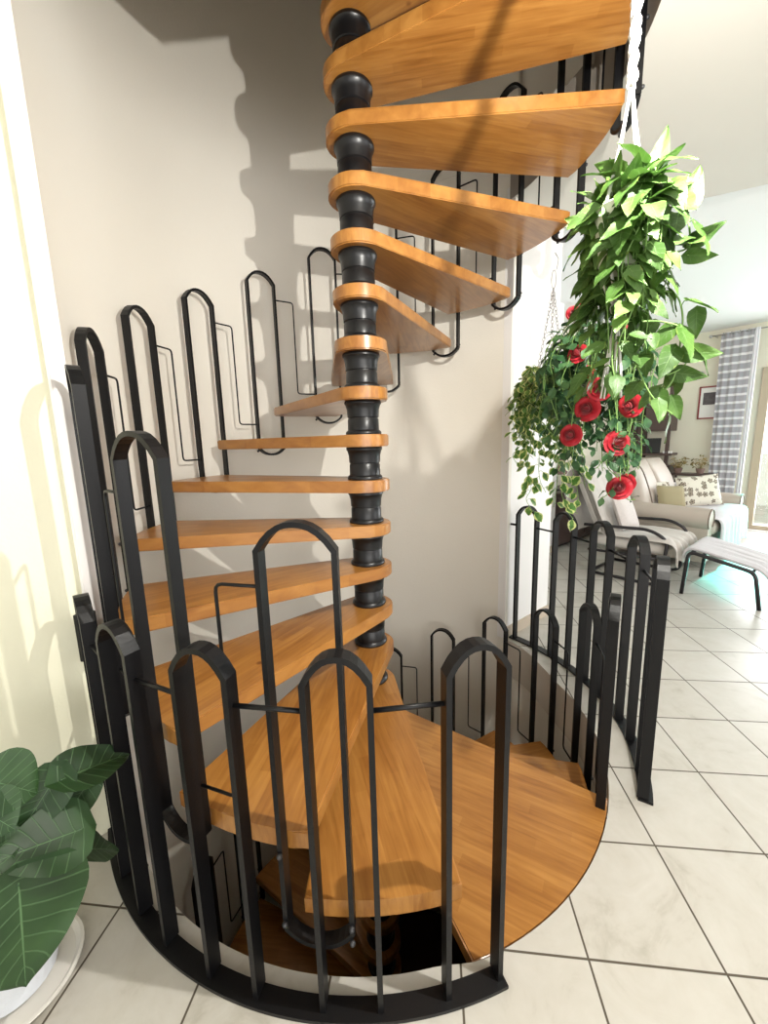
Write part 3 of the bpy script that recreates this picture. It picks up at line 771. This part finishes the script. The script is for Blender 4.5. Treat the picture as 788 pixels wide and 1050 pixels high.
# ---------------------------------------------------------------- living room
M['sofa'] = mat('beige_leatherette', srgb(178, 166, 154), .5, bump=.1, bscale=60, var=.03)
M['pipe'] = mat('dark_piping', srgb(110, 96, 84), .6)
M['throw'] = mat('pale_grey_throw', srgb(188, 184, 186), .9, bump=.3, bscale=200, sheen=.2)
M['throw2'] = mat('off_white_throw', srgb(190, 184, 177), .9, bump=.3, bscale=200, sheen=.2)
M['olive'] = mat('olive_cushion_fabric', srgb(154, 144, 112), .85, bump=.2, bscale=200)
M['chair'] = mat('dark_tube_metal', srgb(52, 50, 52), .3, .6)
M['brown'] = mat('dark_brown_veneer', srgb(74, 58, 54), .5, var=.15, vscale=5)
M['black'] = mat('black_satin', srgb(18, 18, 20), .4)
M['red'] = mat('dark_red_frame', srgb(130, 40, 40), .4)
M['paper'] = mat('white_mount', srgb(232, 230, 226), .8)
M['print'] = mat('dark_print', srgb(92, 86, 88), .8, var=.6, vscale=16)
# sofa
def rbox(bm, p0, p1, q0, q1, z0, z1, bv=.05, seg=3):
    r = bmesh.ops.create_cube(bm, size=1); vs = r['verts']
    bmesh.ops.transform(bm, matrix=Matrix.Translation(((p0+p1)/2, (q0+q1)/2, (z0+z1)/2)) @ Matrix.Diagonal((abs(p1-p0), abs(q1-q0), abs(z1-z0), 1)), verts=vs)
    es = {e for v in vs for e in v.link_edges}
    bmesh.ops.bevel(bm, geom=list(es), offset=bv, segments=seg, affect='EDGES', profile=.5)
SX = Vector((0, 0, 0))
sofa = thing('sofa', 'beige two-seat sofa with rolled arms facing the window', 'sofa', PQ(4.95, -.05), R(40))
bx0, bx1 = -.92, .85                    # local p range
bm = NB(); rbox(bm, bx0+.05, bx1-.05, -.50, .45, .06, .36, .04); obj('base', bm, M['sofa'], sofa, smooth=True)
for i, (a, b) in enumerate(((bx0+.22, -.02), (-.02, bx1-.22))):
    bm = NB(); rbox(bm, a, b, -.55, .25, .34, .50, .06); obj('seat_cushion', bm, M['sofa'], sofa, smooth=True)
    bm = NB()
    # reclining back cushion, puffed
    rows = []
    for k in range(9):
        t = k/8; z = .46+.66*t; q = .16+.22*t-.05*math.sin(PI*t)
        rows.append((z, q))
    vs = []
    for z, q in rows:
        row = []
        for j in range(9):
            u = j/8; x = a+(b-a)*u
            puff = .05*math.sin(PI*u)**.5*math.sin(PI*min(1, (z-.44)/.68))**.5
            zz = z-(.10*max(0, 1-u*4)**2 if i == 0 else 0)*(z > .9)-(.05*max(0, 1-(1-u)*5)**2 if i == 1 else 0)*(z > .9)
            row.append(bm.verts.new((x, q-puff, zz)))
        vs.append(row)
    back = [[bm.verts.new((v.co.x, v.co.y+.19, v.co.z-.0)) for v in row] for row in vs]
    for A, B in ((vs, 1), (back, -1)):
        for r1_, r2_ in zip(A, A[1:]):
            for j in range(8): bm.faces.new((r1_[j], r1_[j+1], r2_[j+1], r2_[j]))
    for j in range(8):
        bm.faces.new((vs[-1][j], vs[-1][j+1], back[-1][j+1], back[-1][j])); bm.faces.new((vs[0][j], vs[0][j+1], back[0][j+1], back[0][j]))
    for r_ in range(8):
        for c_ in (0, 8): bm.faces.new((vs[r_][c_], vs[r_+1][c_], back[r_+1][c_], back[r_][c_]))
    o = obj('back_cushion', bm, M['sofa'], sofa, smooth='all')
bm = NB()
def arm(bm, x):
    # rolled arm: scroll in cross-section, running front to back
    P = []
    for k in range(20):
        a = -PI*.30+1.6*PI*k/19
        P.append((x+.13*math.cos(a), .535+.115*math.sin(a)))
    P += [(x-.09, .30), (x-.09, .08), (x+.09, .08), (x+.09, .38)]
    A = [bm.verts.new((px_, -.52, z)) for px_, z in P]; B = [bm.verts.new((px_, .42, z+.02)) for px_, z in P]
    n_ = len(P)
    bm.faces.new(A); bm.faces.new(B[::-1])
    for i in range(n_): bm.faces.new((A[i], A[(i+1) % n_], B[(i+1) % n_], B[i]))
for x in (bx0+.10, bx1-.10):
    bm = NB(); arm(bm, x); o = obj('armrest', bm, M['sofa'], sofa, smooth=True)
    bm = NB(); tube(bm, [Vector((x+.125*math.cos(a), -.523, .535+.11*math.sin(a))) for a in [-.9+4.9*k/20 for k in range(21)]], .008, 6); obj('piping', bm, M['pipe'], o, smooth='all')
bm = NB(); tube(bm, spline([(bx0+.21, .02, .50), (bx0+.2, .10, .8), (bx0+.24, .2, 1.02), (bx0+.3, .3, 1.1)], 6), .008, 6); obj('piping', bm, M['pipe'], sofa, smooth='all')
def drape(bm, xs, path, amp=.012, freq=30, seed=0, hem=0):
    """cloth following a path of (q,z), extruded over x with folds; two-sided thin slab"""
    P = spline([(0, a, b) for a, b in path], 6); n_ = 40
    G = []
    for i, p in enumerate(P):
        row = []; t = i/len(P)
        for j in range(n_+1):
            u = j/n_; x = xs[0]+(xs[1]-xs[0])*u
            f = amp*(math.sin(u*freq+seed+t*2)+.5*math.sin(u*freq*2.3+seed*2))*(t if hem else 1)
            nn = noise.noise(Vector((u*4, t*4, seed)))*amp*1.5
            z = p.z+abs(nn)+(.0 if not hem else hem*noise.noise(Vector((u*3+seed, 0, 0)))*t*t)
            row.append(bm.verts.new((x+f*.4, p.y+f*(1 if t > .5 else .3), z)))
        G.append(row)
    for a, b in zip(G, G[1:]):
        for j in range(n_): bm.faces.new((a[j], a[j+1], b[j+1], b[j]))
def solid(o, t=.006):
    m_ = o.modifiers.new('thickness', 'SOLIDIFY'); m_.thickness = t; m_.offset = 1
bm = NB(); drape(bm, (bx0+.24, bx1-.20), [(.10, .525), (-.2, .52), (-.5, .52), (-.585, .48), (-.60, .3), (-.61, .10)], .014, 40, 1, .1)
o = obj('sofa_throw', bm, M['throw'], None, smooth='all'); o.location = PQ(4.95, -.05); o.rotation_euler = (0, 0, R(40)); solid(o); tag(o, 'pale grey throw spread over the sofa seat and hanging to the floor', 'throw')
def cushion(name, label, loc, rot, w, h, th, m, back=None):
    c = thing(name, label, 'cushion', loc); c.rotation_euler = rot
    for sgn, mm, nm in ((-1, m, 'front_cover'), (1, back or m, 'back_cover')):
        bm = NB(); uv = bm.loops.layers.uv.new('UVMap'); G = []
        N = 14
        for i in range(N+1):
            row = []
            for j in range(N+1):
                u = j/N*2-1; v = i/N*2-1
                pz = th/2*((1-u**4)*(1-v**4))**.5
                px_ = u*(w/2)*(1-.06*(1-v*v)); pv = v*(h/2)*(1-.06*(1-u*u))
                row.append(bm.verts.new((px_, sgn*pz, pv)))
            G.append(row)
        for a, b in zip(G, G[1:]):
            for j in range(N): bm.faces.new((a[j], a[j+1], b[j+1], b[j]))
        obj(nm, bm, mm, c, smooth='all')
    return c
def flower_mat():
    m = bpy.data.materials.new('floral_print'); m.use_nodes = True; nt = m.node_tree; b = nt.nodes['Principled BSDF']; L = nt.links.new
    tc = nt.nodes.new('ShaderNodeTexCoord'); mp = nt.nodes.new('ShaderNodeMapping'); mp.inputs['Scale'].default_value = (1, 0, 1); L(tc.outputs['Object'], mp.inputs[0])
    v = nt.nodes.new('ShaderNodeTexVoronoi'); v.inputs['Scale'].default_value = 13; v.inputs['Randomness'].default_value = .55; L(mp.outputs[0], v.inputs['Vector'])
    sub = nt.nodes.new('ShaderNodeVectorMath'); sub.operation = 'SUBTRACT'; 
    sc_ = nt.nodes.new('ShaderNodeVectorMath'); sc_.operation = 'SCALE'; sc_.inputs['Scale'].default_value = 1; L(mp.outputs[0], sc_.inputs[0])
    L(sc_.outputs[0], sub.inputs[0]); L(v.outputs['Position'], sub.inputs[1])
    sp = nt.nodes.new('ShaderNodeSeparateXYZ'); L(sub.outputs[0], sp.inputs[0])
    ang = math_node(nt, 'ARCTAN2', sp.outputs[2], sp.outputs[0])
    pet = math_node(nt, 'MULTIPLY', math_node(nt, 'ABSOLUTE', math_node(nt, 'SINE', math_node(nt, 'MULTIPLY', ang, 2.5))), .16)
    d = math_node(nt, 'SUBTRACT', v.outputs['Distance'], pet)
    r = ramp(nt, [(.0, srgb(96, 84, 72)), (.08, srgb(200, 190, 170)), (.15, srgb(96, 84, 72)), (.24, srgb(110, 98, 84)), (.30, srgb(216, 210, 196))])
    r.color_ramp.interpolation = 'CONSTANT'; L(d, r.inputs[0]); L(r.outputs[0], b.inputs['Base Color']); b.inputs['Roughness'].default_value = .85
    return m
M['floral'] = flower_mat()
M['lace'] = mat('white_lace_fabric', srgb(206, 198, 194), .85, bump=.5, bscale=160, var=.08, vscale=60)
cushion('floral_cushion', 'large cream cushion with brown flower print at the right end of the sofa', PQ(5.18, -.22, .715), (R(-16), R(-5), R(-6)), .52, .40, .15, M['floral'])
cushion('olive_cushion', 'plain olive cushion on the sofa left of the floral cushion', PQ(4.70, -.05, .665), (R(-18), R(3), R(4)), .36, .31, .13, M['olive'], M['floral'])
cushion('small_cushion', 'cream cushion standing behind the plain olive one', PQ(4.82, .10, .70), (R(-18), 0, R(10)), .30, .30, .10, M['floral'])
# folded towel on the far arm
bm = NB(); rbox(bm, -.14, .14, -.2, .2, -.04, .05, .035); o = obj('folded_towel', bm, M['throw'], None, smooth=True); o.location = PQ(5.70, .12, .70); o.rotation_euler = (0, 0, R(40)); tag(o, 'folded white towel lying on the far sofa arm', 'towel')
# tube-frame armchair
ch = thing('armchair', 'dark tubular armchair with cantilever frame behind the right railing', 'armchair', PQ(3.46, 0), R(40))
for x in (-.32, .32):
    bm = NB(); tube(bm, rounded([(x, .30, .52), (x, -.30, .55), (x, -.46, .47), (x, -.42, .02), (x, .22, .02)], .09, 6), .016, 10); obj('side_tube', bm, M['chair'], ch, smooth='all')
bm = NB(); tube(bm, [(-.32, .22, .02), (.32, .22, .02)], .016, 10); obj('floor_bar', bm, M['chair'], ch, smooth='all')
bm = NB(); tube(bm, [(-.32, -.28, .30), (.32, -.28, .30)], .013, 10); tube(bm, [(-.32, -.42, .28), (-.32, .25, .26)], .013, 10); tube(bm, [(.32, -.42, .28), (.32, .25, .26)], .013, 10); obj('seat_rail', bm, M['chair'], ch, smooth='all')
bm = NB(); rbox(bm, -.28, .28, -.44, .20, .31, .42, .045); obj('seat_cushion', bm, M['throw2'], ch, smooth=True)
bm = NB()
r = bmesh.ops.create_cube(bm, size=1); bmesh.ops.transform(bm, matrix=Matrix.Translation((0, .27, .74)) @ Matrix.Rotation(R(-24), 4, 'X') @ Matrix.Diagonal((.58, .12, .72, 1)), verts=r['verts'])
bmesh.ops.bevel(bm, geom=bm.edges[:], offset=.05, segments=3, affect='EDGES'); obj('backrest', bm, M['throw2'], ch, smooth=True)
bm = NB(); drape(bm, (-.37, .33), [(.42, .42), (.47, .70), (.50, .98), (.44, 1.10), (.33, 1.06), (.20, .80), (.10, .55), (.02, .455), (-.2, .45), (-.44, .44), (-.52, .38), (-.54, .24)], .02, 24, 3, .08)
o = obj('chair_throw', bm, M['throw2'], None, smooth='all'); o.location = PQ(3.46, 0); o.rotation_euler = (0, 0, R(40)); solid(o, .008); tag(o, 'off-white throw draped over the back and seat of the tubular armchair', 'throw')
cushion('lace_cushion', 'small whitish patterned cushion leaning in the tubular armchair', PQ(3.40, .0, .64), (R(-24), R(6), R(34)), .34, .36, .11, M['lace'])
# footstool
fs = thing('footstool', 'tubular footstool with pale sling cover in front of the armchair', 'footstool', PQ(3.46, -.86), R(40))
for x in (-.33, .33):
    bm = NB(); tube(bm, rounded([(x, .26, .0), (x, .235, .40), (x, -.22, .305), (x, -.27, .0)], .06, 6), .016, 10); obj('side_tube', bm, M['chair'], fs, smooth='all')
bm = NB(); tube(bm, [(-.33, .22, .385), (.33, .22, .385)], .012, 8); tube(bm, [(-.33, -.2, .30), (.33, -.2, .30)], .012, 8); obj('cross_bar', bm, M['chair'], fs, smooth='all')
bm = NB(); drape(bm, (-.30, .30), [(.27, .33), (.24, .405), (.1, .39), (-.15, .335), (-.24, .31), (-.30, .25)], .006, 30, 5); o = obj('seat_cover', bm, M['throw'], fs, smooth='all'); solid(o, .02)
# low brown sideboard and lamp
sd = thing('sideboard', 'dark brown sideboard behind the tubular armchair', 'cabinet', PQ(4.35, 1.12), R(40))
bm = NB(); box(bm, (0, 0, .37), (1.2, .40, .66), 0, .006); obj('body', bm, M['brown'], sd)
bm = NB(); box(bm, (0, -.005, .72), (1.26, .44, .04), 0, .008); obj('top', bm, M['brown'], sd)
for i in range(3):
    bm = NB(); box(bm, (-.4+.4*i, -.208, .38), (.38, .018, .58), 0, .004); o = obj('door', bm, M['brown'], sd)
    bm = NB(); ball(bm, (-.4+.4*i+.15, -.225, .42), .012); obj('knob', bm, M['chain'], o, smooth='all')
bm = NB(); box(bm, (0, .02, .02), (1.14, .34, .04)); obj('plinth', bm, M['black'], sd)
lp = thing('table_lamp', 'table lamp with taupe shade on the dark brown sideboard', 'lamp', PQ(4.0, 1.1, .741), 0)
bm = NB(); lathe(bm, [(0, 0), (.08, 0), (.085, .015), (.03, .04), (.05, .12), (.035, .2), (.015, .24), (.012, .3), (0, .3)], n=24); obj('base', bm, M['black'], lp, smooth=True)
M['shade'] = mat('taupe_lampshade', srgb(122, 100, 92), .8)
bm = NB(); lathe(bm, [(.17, .22), (.12, .42), (.118, .42), (.168, .22), (.17, .22)], n=28); obj('lamp_shade', bm, M['shade'], lp, smooth=True)
# wall unit at the far wall
wu = thing('wall_unit', 'dark brown open shelf unit against the far wall left of the red-framed picture', 'shelf', PQ(6.60, .90), R(40))
def wbox(nm, c, s, par=wu, m='brown', bv=.004): bm = NB(); box(bm, c, s, 0, bv); return obj(nm, bm, M[m], par)
for y in (.40, .02, -.38): wbox('post', (-.12, y, 1.1), (.05, .05, 2.2))
wbox('lower_cabinet', (0, 0, .46), (.36, .86, .90)); wbox('shelf', (-.02, 0, 1.12), (.34, .92, .035)); wbox('shelf', (-.02, 0, .93), (.36, .90, .03))
wbox('upper_cabinet', (-.02, -.24, 1.70), (.34, .36, .42)); wbox('upper_cabinet', (-.02, .22, 1.95), (.34, .42, .40)); wbox('back_panel', (.16, .22, 1.3), (.02, .44, .9))
for y in (.25, -.22):
    wbox('cabinet_door', (-.19, y, .46), (.015, .38, .8))
# frame on the shelf
bm = NB(); box(bm, (0, 0, 0), (.02, .20, .24), 0, .004); pf = obj('photo_frame', bm, M['black'], None); pf.location = PQ(6.5, .72, 1.262); pf.rotation_euler = (0, R(12), R(46)); tag(pf, 'black photo frame standing on the dark wall unit shelf', 'picture frame')
for i in range(4):
    bm = NB(); lathe(bm, [(0, 0), (.02, 0), (.028, .03), (.02, .06), (.012, .07), (0, .07)], n=14)
    o = obj('trinket', bm, M['white'], None, smooth=True); o.location = PQ(6.47, .56-.035*i*(1 if i < 2 else 1), 1.1385); o.scale = (.6, .6, .5); tag(o, 'tiny pale trinket on the wall unit shelf right of the photo frame', 'ornament', 'pale trinkets on the wall unit shelf')
# picture
pic = thing('framed_picture', 'red-framed picture with white mount and small dark print, half behind the curtain', 'picture', PQ(6.79, .03, 1.90), R(40))
bm = NB()
for c, s in (((0, 0, .235), (.025, .42, .02)), ((0, 0, -.235), (.025, .42, .02)), ((0, .20, 0), (.025, .02, .49)), ((0, -.20, 0), (.025, .02, .49))): box(bm, c, s)
obj('frame', bm, M['red'], pic)
bm = NB(); box(bm, (.002, 0, 0), (.012, .40, .47)); obj('mount', bm, M['paper'], pic)
bm = NB(); box(bm, (-.006, .055, .06), (.006, .20, .18)); obj('print', bm, M['print'], pic)
bm = NB(); lathe(bm, [(0, 0), (.045, 0), (.05, .01), (.03, .03), (0, .035)], n=20); o = obj('wall_light', bm, M['chain'], None, smooth=True); o.location = PQ(6.795, .25, 2.33); o.rotation_euler = Vector((-P40.x, -P40.y, 0)).to_track_quat('Z', 'Y').to_euler(); tag(o, 'small round metal wall fitting above the red-framed picture', 'wall light')
# curtain
def curtain_mat():
    m = bpy.data.materials.new('striped_sheer'); m.use_nodes = True; nt = m.node_tree; b = nt.nodes['Principled BSDF']; L = nt.links.new
    tc = nt.nodes.new('ShaderNodeTexCoord'); sp = nt.nodes.new('ShaderNodeSeparateXYZ'); L(tc.outputs['Object'], sp.inputs[0])
    f = math_node(nt, 'FRACT', math_node(nt, 'MULTIPLY', sp.outputs[2], 9.0))
    r = ramp(nt, [(.0, srgb(176, 174, 182)), (.60, srgb(176, 174, 182)), (.68, srgb(238, 236, 240)), (.9, srgb(238, 236, 240)), (.98, srgb(176, 174, 182))]); L(f, r.inputs[0])
    L(r.outputs[0], b.inputs['Base Color']); b.inputs['Roughness'].default_value = .8
    tr = nt.nodes.new('ShaderNodeBsdfTranslucent'); L(r.outputs[0], tr.inputs[0]); ms = nt.nodes.new('ShaderNodeMixShader'); ms.inputs[0].default_value = .35
    L(b.outputs[0], ms.inputs[1]); L(tr.outputs[0], ms.inputs[2]); L(ms.outputs[0], nt.nodes['Material Output'].inputs[0]); return m
M['curtain'] = curtain_mat(); M['sheer'] = mat('white_sheer', srgb(235, 232, 236), .8)
def curtain(name, label, q0, q1, m, p=6.62, waves=4, flare=0, rings=True, amp=.02):
    c = thing(name, label, 'curtain', PQ(p, 0, 0), R(40)); bm = NB(); n_ = 90; G = []
    for i in range(15):
        t = i/14; z = 2.86*(1-t)+.03*t; row = []
        for j in range(n_+1):
            u = j/n_; q = q0+(q1-q0)*u+flare*t*(u-.5)
            row.append(bm.verts.new((amp*math.sin(u*waves*2*PI)*(.6+.4*t)+.008*noise.noise(Vector((u*8, t*3, 0))), q, z)))
        G.append(row)
    for a, b in zip(G, G[1:]):
        for j in range(n_): bm.faces.new((a[j], a[j+1], b[j+1], b[j]))
    o = obj('fabric', bm, m, c, smooth='all')
    if rings:
        for k in range(waves+1):
            bm = NB(); q = q0+(q1-q0)*(k+.25)/waves if k < waves else q1
            tube(bm, [Vector((.02*math.cos(a), q+.006*k*0, 2.84+.022*math.sin(a))) for a in [x*PI/6 for x in range(13)]], .004, 5, caps=False); obj('eyelet', bm, M['chain'], c, smooth='all')
    return c
curtain('striped_curtain', 'grey striped sheer curtain hanging left of the glazed door', .01, -.36, M['curtain'], flare=.06)
curtain('white_curtain', 'plain white sheer gathered at the edge of the glazed door', -.36, -.42, M['sheer'], p=6.60, waves=2, rings=False, amp=.02)
rod = thing('curtain_rod', 'grey metal curtain rod above the glazed door', 'curtain rod', PQ(6.62, 0, 2.84), R(40))
bm = NB(); tube(bm, [(0, .12, 0), (0, -2.6, 0)], .009, 8); obj('pole', bm, M['chain'], rod, smooth='all')
bm = NB(); ball(bm, (0, .135, 0), .022); obj('finial', bm, M['chain'], rod, smooth='all')
bm = NB(); tube(bm, [(0, .09, 0), (.17, .09, 0)], .007, 8); obj('bracket', bm, M['chain'], rod, smooth='all')
# dried flowers behind the sofa
ct = thing('console_table', 'narrow brown table behind the sofa under the picture', 'table', PQ(6.45, .16), R(40))
bm = NB(); box(bm, (0, 0, .82), (.3, .5, .03), 0, .004); obj('tabletop', bm, M['brown'], ct)
for sx in (-.12, .12):
    for sy in (-.23, .23): bm = NB(); box(bm, (sx, sy, .4), (.03, .03, .80)); obj('leg', bm, M['brown'], ct)
M['dry'] = leaf_mat('dried_leaf', srgb(96, 92, 50), srgb(150, 130, 80), srgb(176, 160, 110), rough=.7, vscale=30, trans=.1)
for (q, lab, n_, sz) in ((.33, 'yellowish dried flowers in a pot behind the sofa, beside the wall unit', 46, .05), (.05, 'dark dried plant in a pot behind the sofa, under the picture', 30, .06)):
    v = thing('potted_dried_flowers', lab, 'plant', PQ(6.42, q, .836))
    bm = NB(); lathe(bm, [(0, 0), (.04, 0), (.06, .08), (.055, .08), (0, .07)], n=20); obj('pot', bm, M['shade'], v, smooth=True)
    bml = NB(); uvl = bml.loops.layers.uv.new('UVMap')
    for i in range(n_):
        a = i*2.399; o_ = Vector((math.cos(a), math.sin(a), 0)); p = Vector((0, 0, .10+rnd.uniform(0, .16)))+o_*rnd.uniform(.02, .11)
        add_leaf(bml, uvl, p, o_+rv(.8), Vector((0, 0, 1))+rv(.6), sz, sz*.6, 'oval', .2, .2, 0, 4, 1)
        tube(bml, [Vector((0, 0, .05)), p], .002, 4)
    obj('foliage', bml, M['dry'], v, auto='keep')

# ---------------------------------------------------------------- lights
LX, LY, LZ = .74, -1.29, 2.24
lamp = thing('pendant_bulb', 'bare bulb hanging from the ceiling just right of the stair opening', 'lamp', (LX, LY, 0))
bm = NB(); tube(bm, [(0, 0, LZ+.09), (0, 0, ZN-.02)], .003, 6); obj('flex', bm, M['black'], lamp, smooth='all')
bm = NB(); lathe(bm, [(0, ZN), (.045, ZN), (.04, ZN-.025), (0, ZN-.03)], n=20); obj('ceiling_rose', bm, M['white'], lamp, smooth=True)
bm = NB(); lathe(bm, [(0, LZ+.10), (.012, LZ+.10), (.016, LZ+.05), (.016, LZ+.035), (0, LZ+.035)], n=16); obj('socket', bm, M['black'], lamp, smooth=True)
def light(kind, name, loc, energy, col=(1, 1, 1), size=.1, aim=None, **kw):
    l = bpy.data.lights.new(name, kind); l.energy = energy; l.color = col
    if kind == 'AREA': l.shape = 'RECTANGLE'; l.size = size; l.size_y = kw.pop('size_y', size)
    elif kind != 'SUN': l.shadow_soft_size = size
    for k_, v_ in kw.items(): setattr(l, k_, v_)
    o = bpy.data.objects.new(name, l); COL.objects.link(o); o.location = loc
    if aim is not None: o.rotation_euler = (Vector(aim)-Vector(loc)).to_track_quat('-Z', 'Y').to_euler()
    return o
light('POINT', 'lamp_light', (LX, LY, LZ), 122, (1, .97, .90), .012)
# added side fill without a window, then daylight through the living room's glazed door
light('AREA', 'added_side_fill', PQ(3.6, -5.0, 1.4), 70, (.97, .98, 1), 3.0, PQ(3.9, 0, .8), size_y=1.8)
light('AREA', 'door_daylight', PQ(7.3, -1.5, 1.35), 200, (.93, .97, 1), 2.2, PQ(3, -1.2, .9), size_y=2.3)
# added fill area behind the viewer to raise ambient light on the stair wall
light('AREA', 'added_back_fill', (1.6, -6.0, 1.25), 150, (1, .98, .95), 4.6, (.4, 0, 1.0), size_y=1.9)
# added spot outside the glazed door, throwing the turquoise patch on the floor
light('SPOT', 'added_turquoise_spot', PQ(8.0, -1.10, 2.2), 4800, (.05, .95, .82), .10, PQ(4.9, -1.08, 0), spot_size=R(23), spot_blend=.6)
w = bpy.data.worlds.new('daylight'); S.world = w; w.use_nodes = True
w.node_tree.nodes['Background'].inputs[0].default_value = (1, .985, .96, 1); w.node_tree.nodes['Background'].inputs[1].default_value = 1.15

# ---------------------------------------------------------------- camera
cd = bpy.data.cameras.new('camera'); co = bpy.data.objects.new('camera', cd); COL.objects.link(co)
cd.sensor_fit = 'VERTICAL'; cd.sensor_height = 36; cd.lens = F/1050*36; cd.clip_start = .02
co.location = CAM
c, s = math.cos(PITCH), math.sin(PITCH)
fwd = Vector((0, c, -s)); up0 = Vector((0, s, c)); rt0 = Vector((1, 0, 0))
cr, sr = math.cos(ROLL), math.sin(ROLL)
rt = rt0*cr-up0*sr; up = rt0*sr+up0*cr
mtx = Matrix((rt, up, -fwd)).transposed()
co.rotation_euler = mtx.to_euler()
S.camera = co
S.view_settings.view_transform = 'Standard'; S.view_settings.look = 'None'; S.view_settings.exposure = 0; S.view_settings.gamma = 1
S.view_settings.use_curve_mapping = False
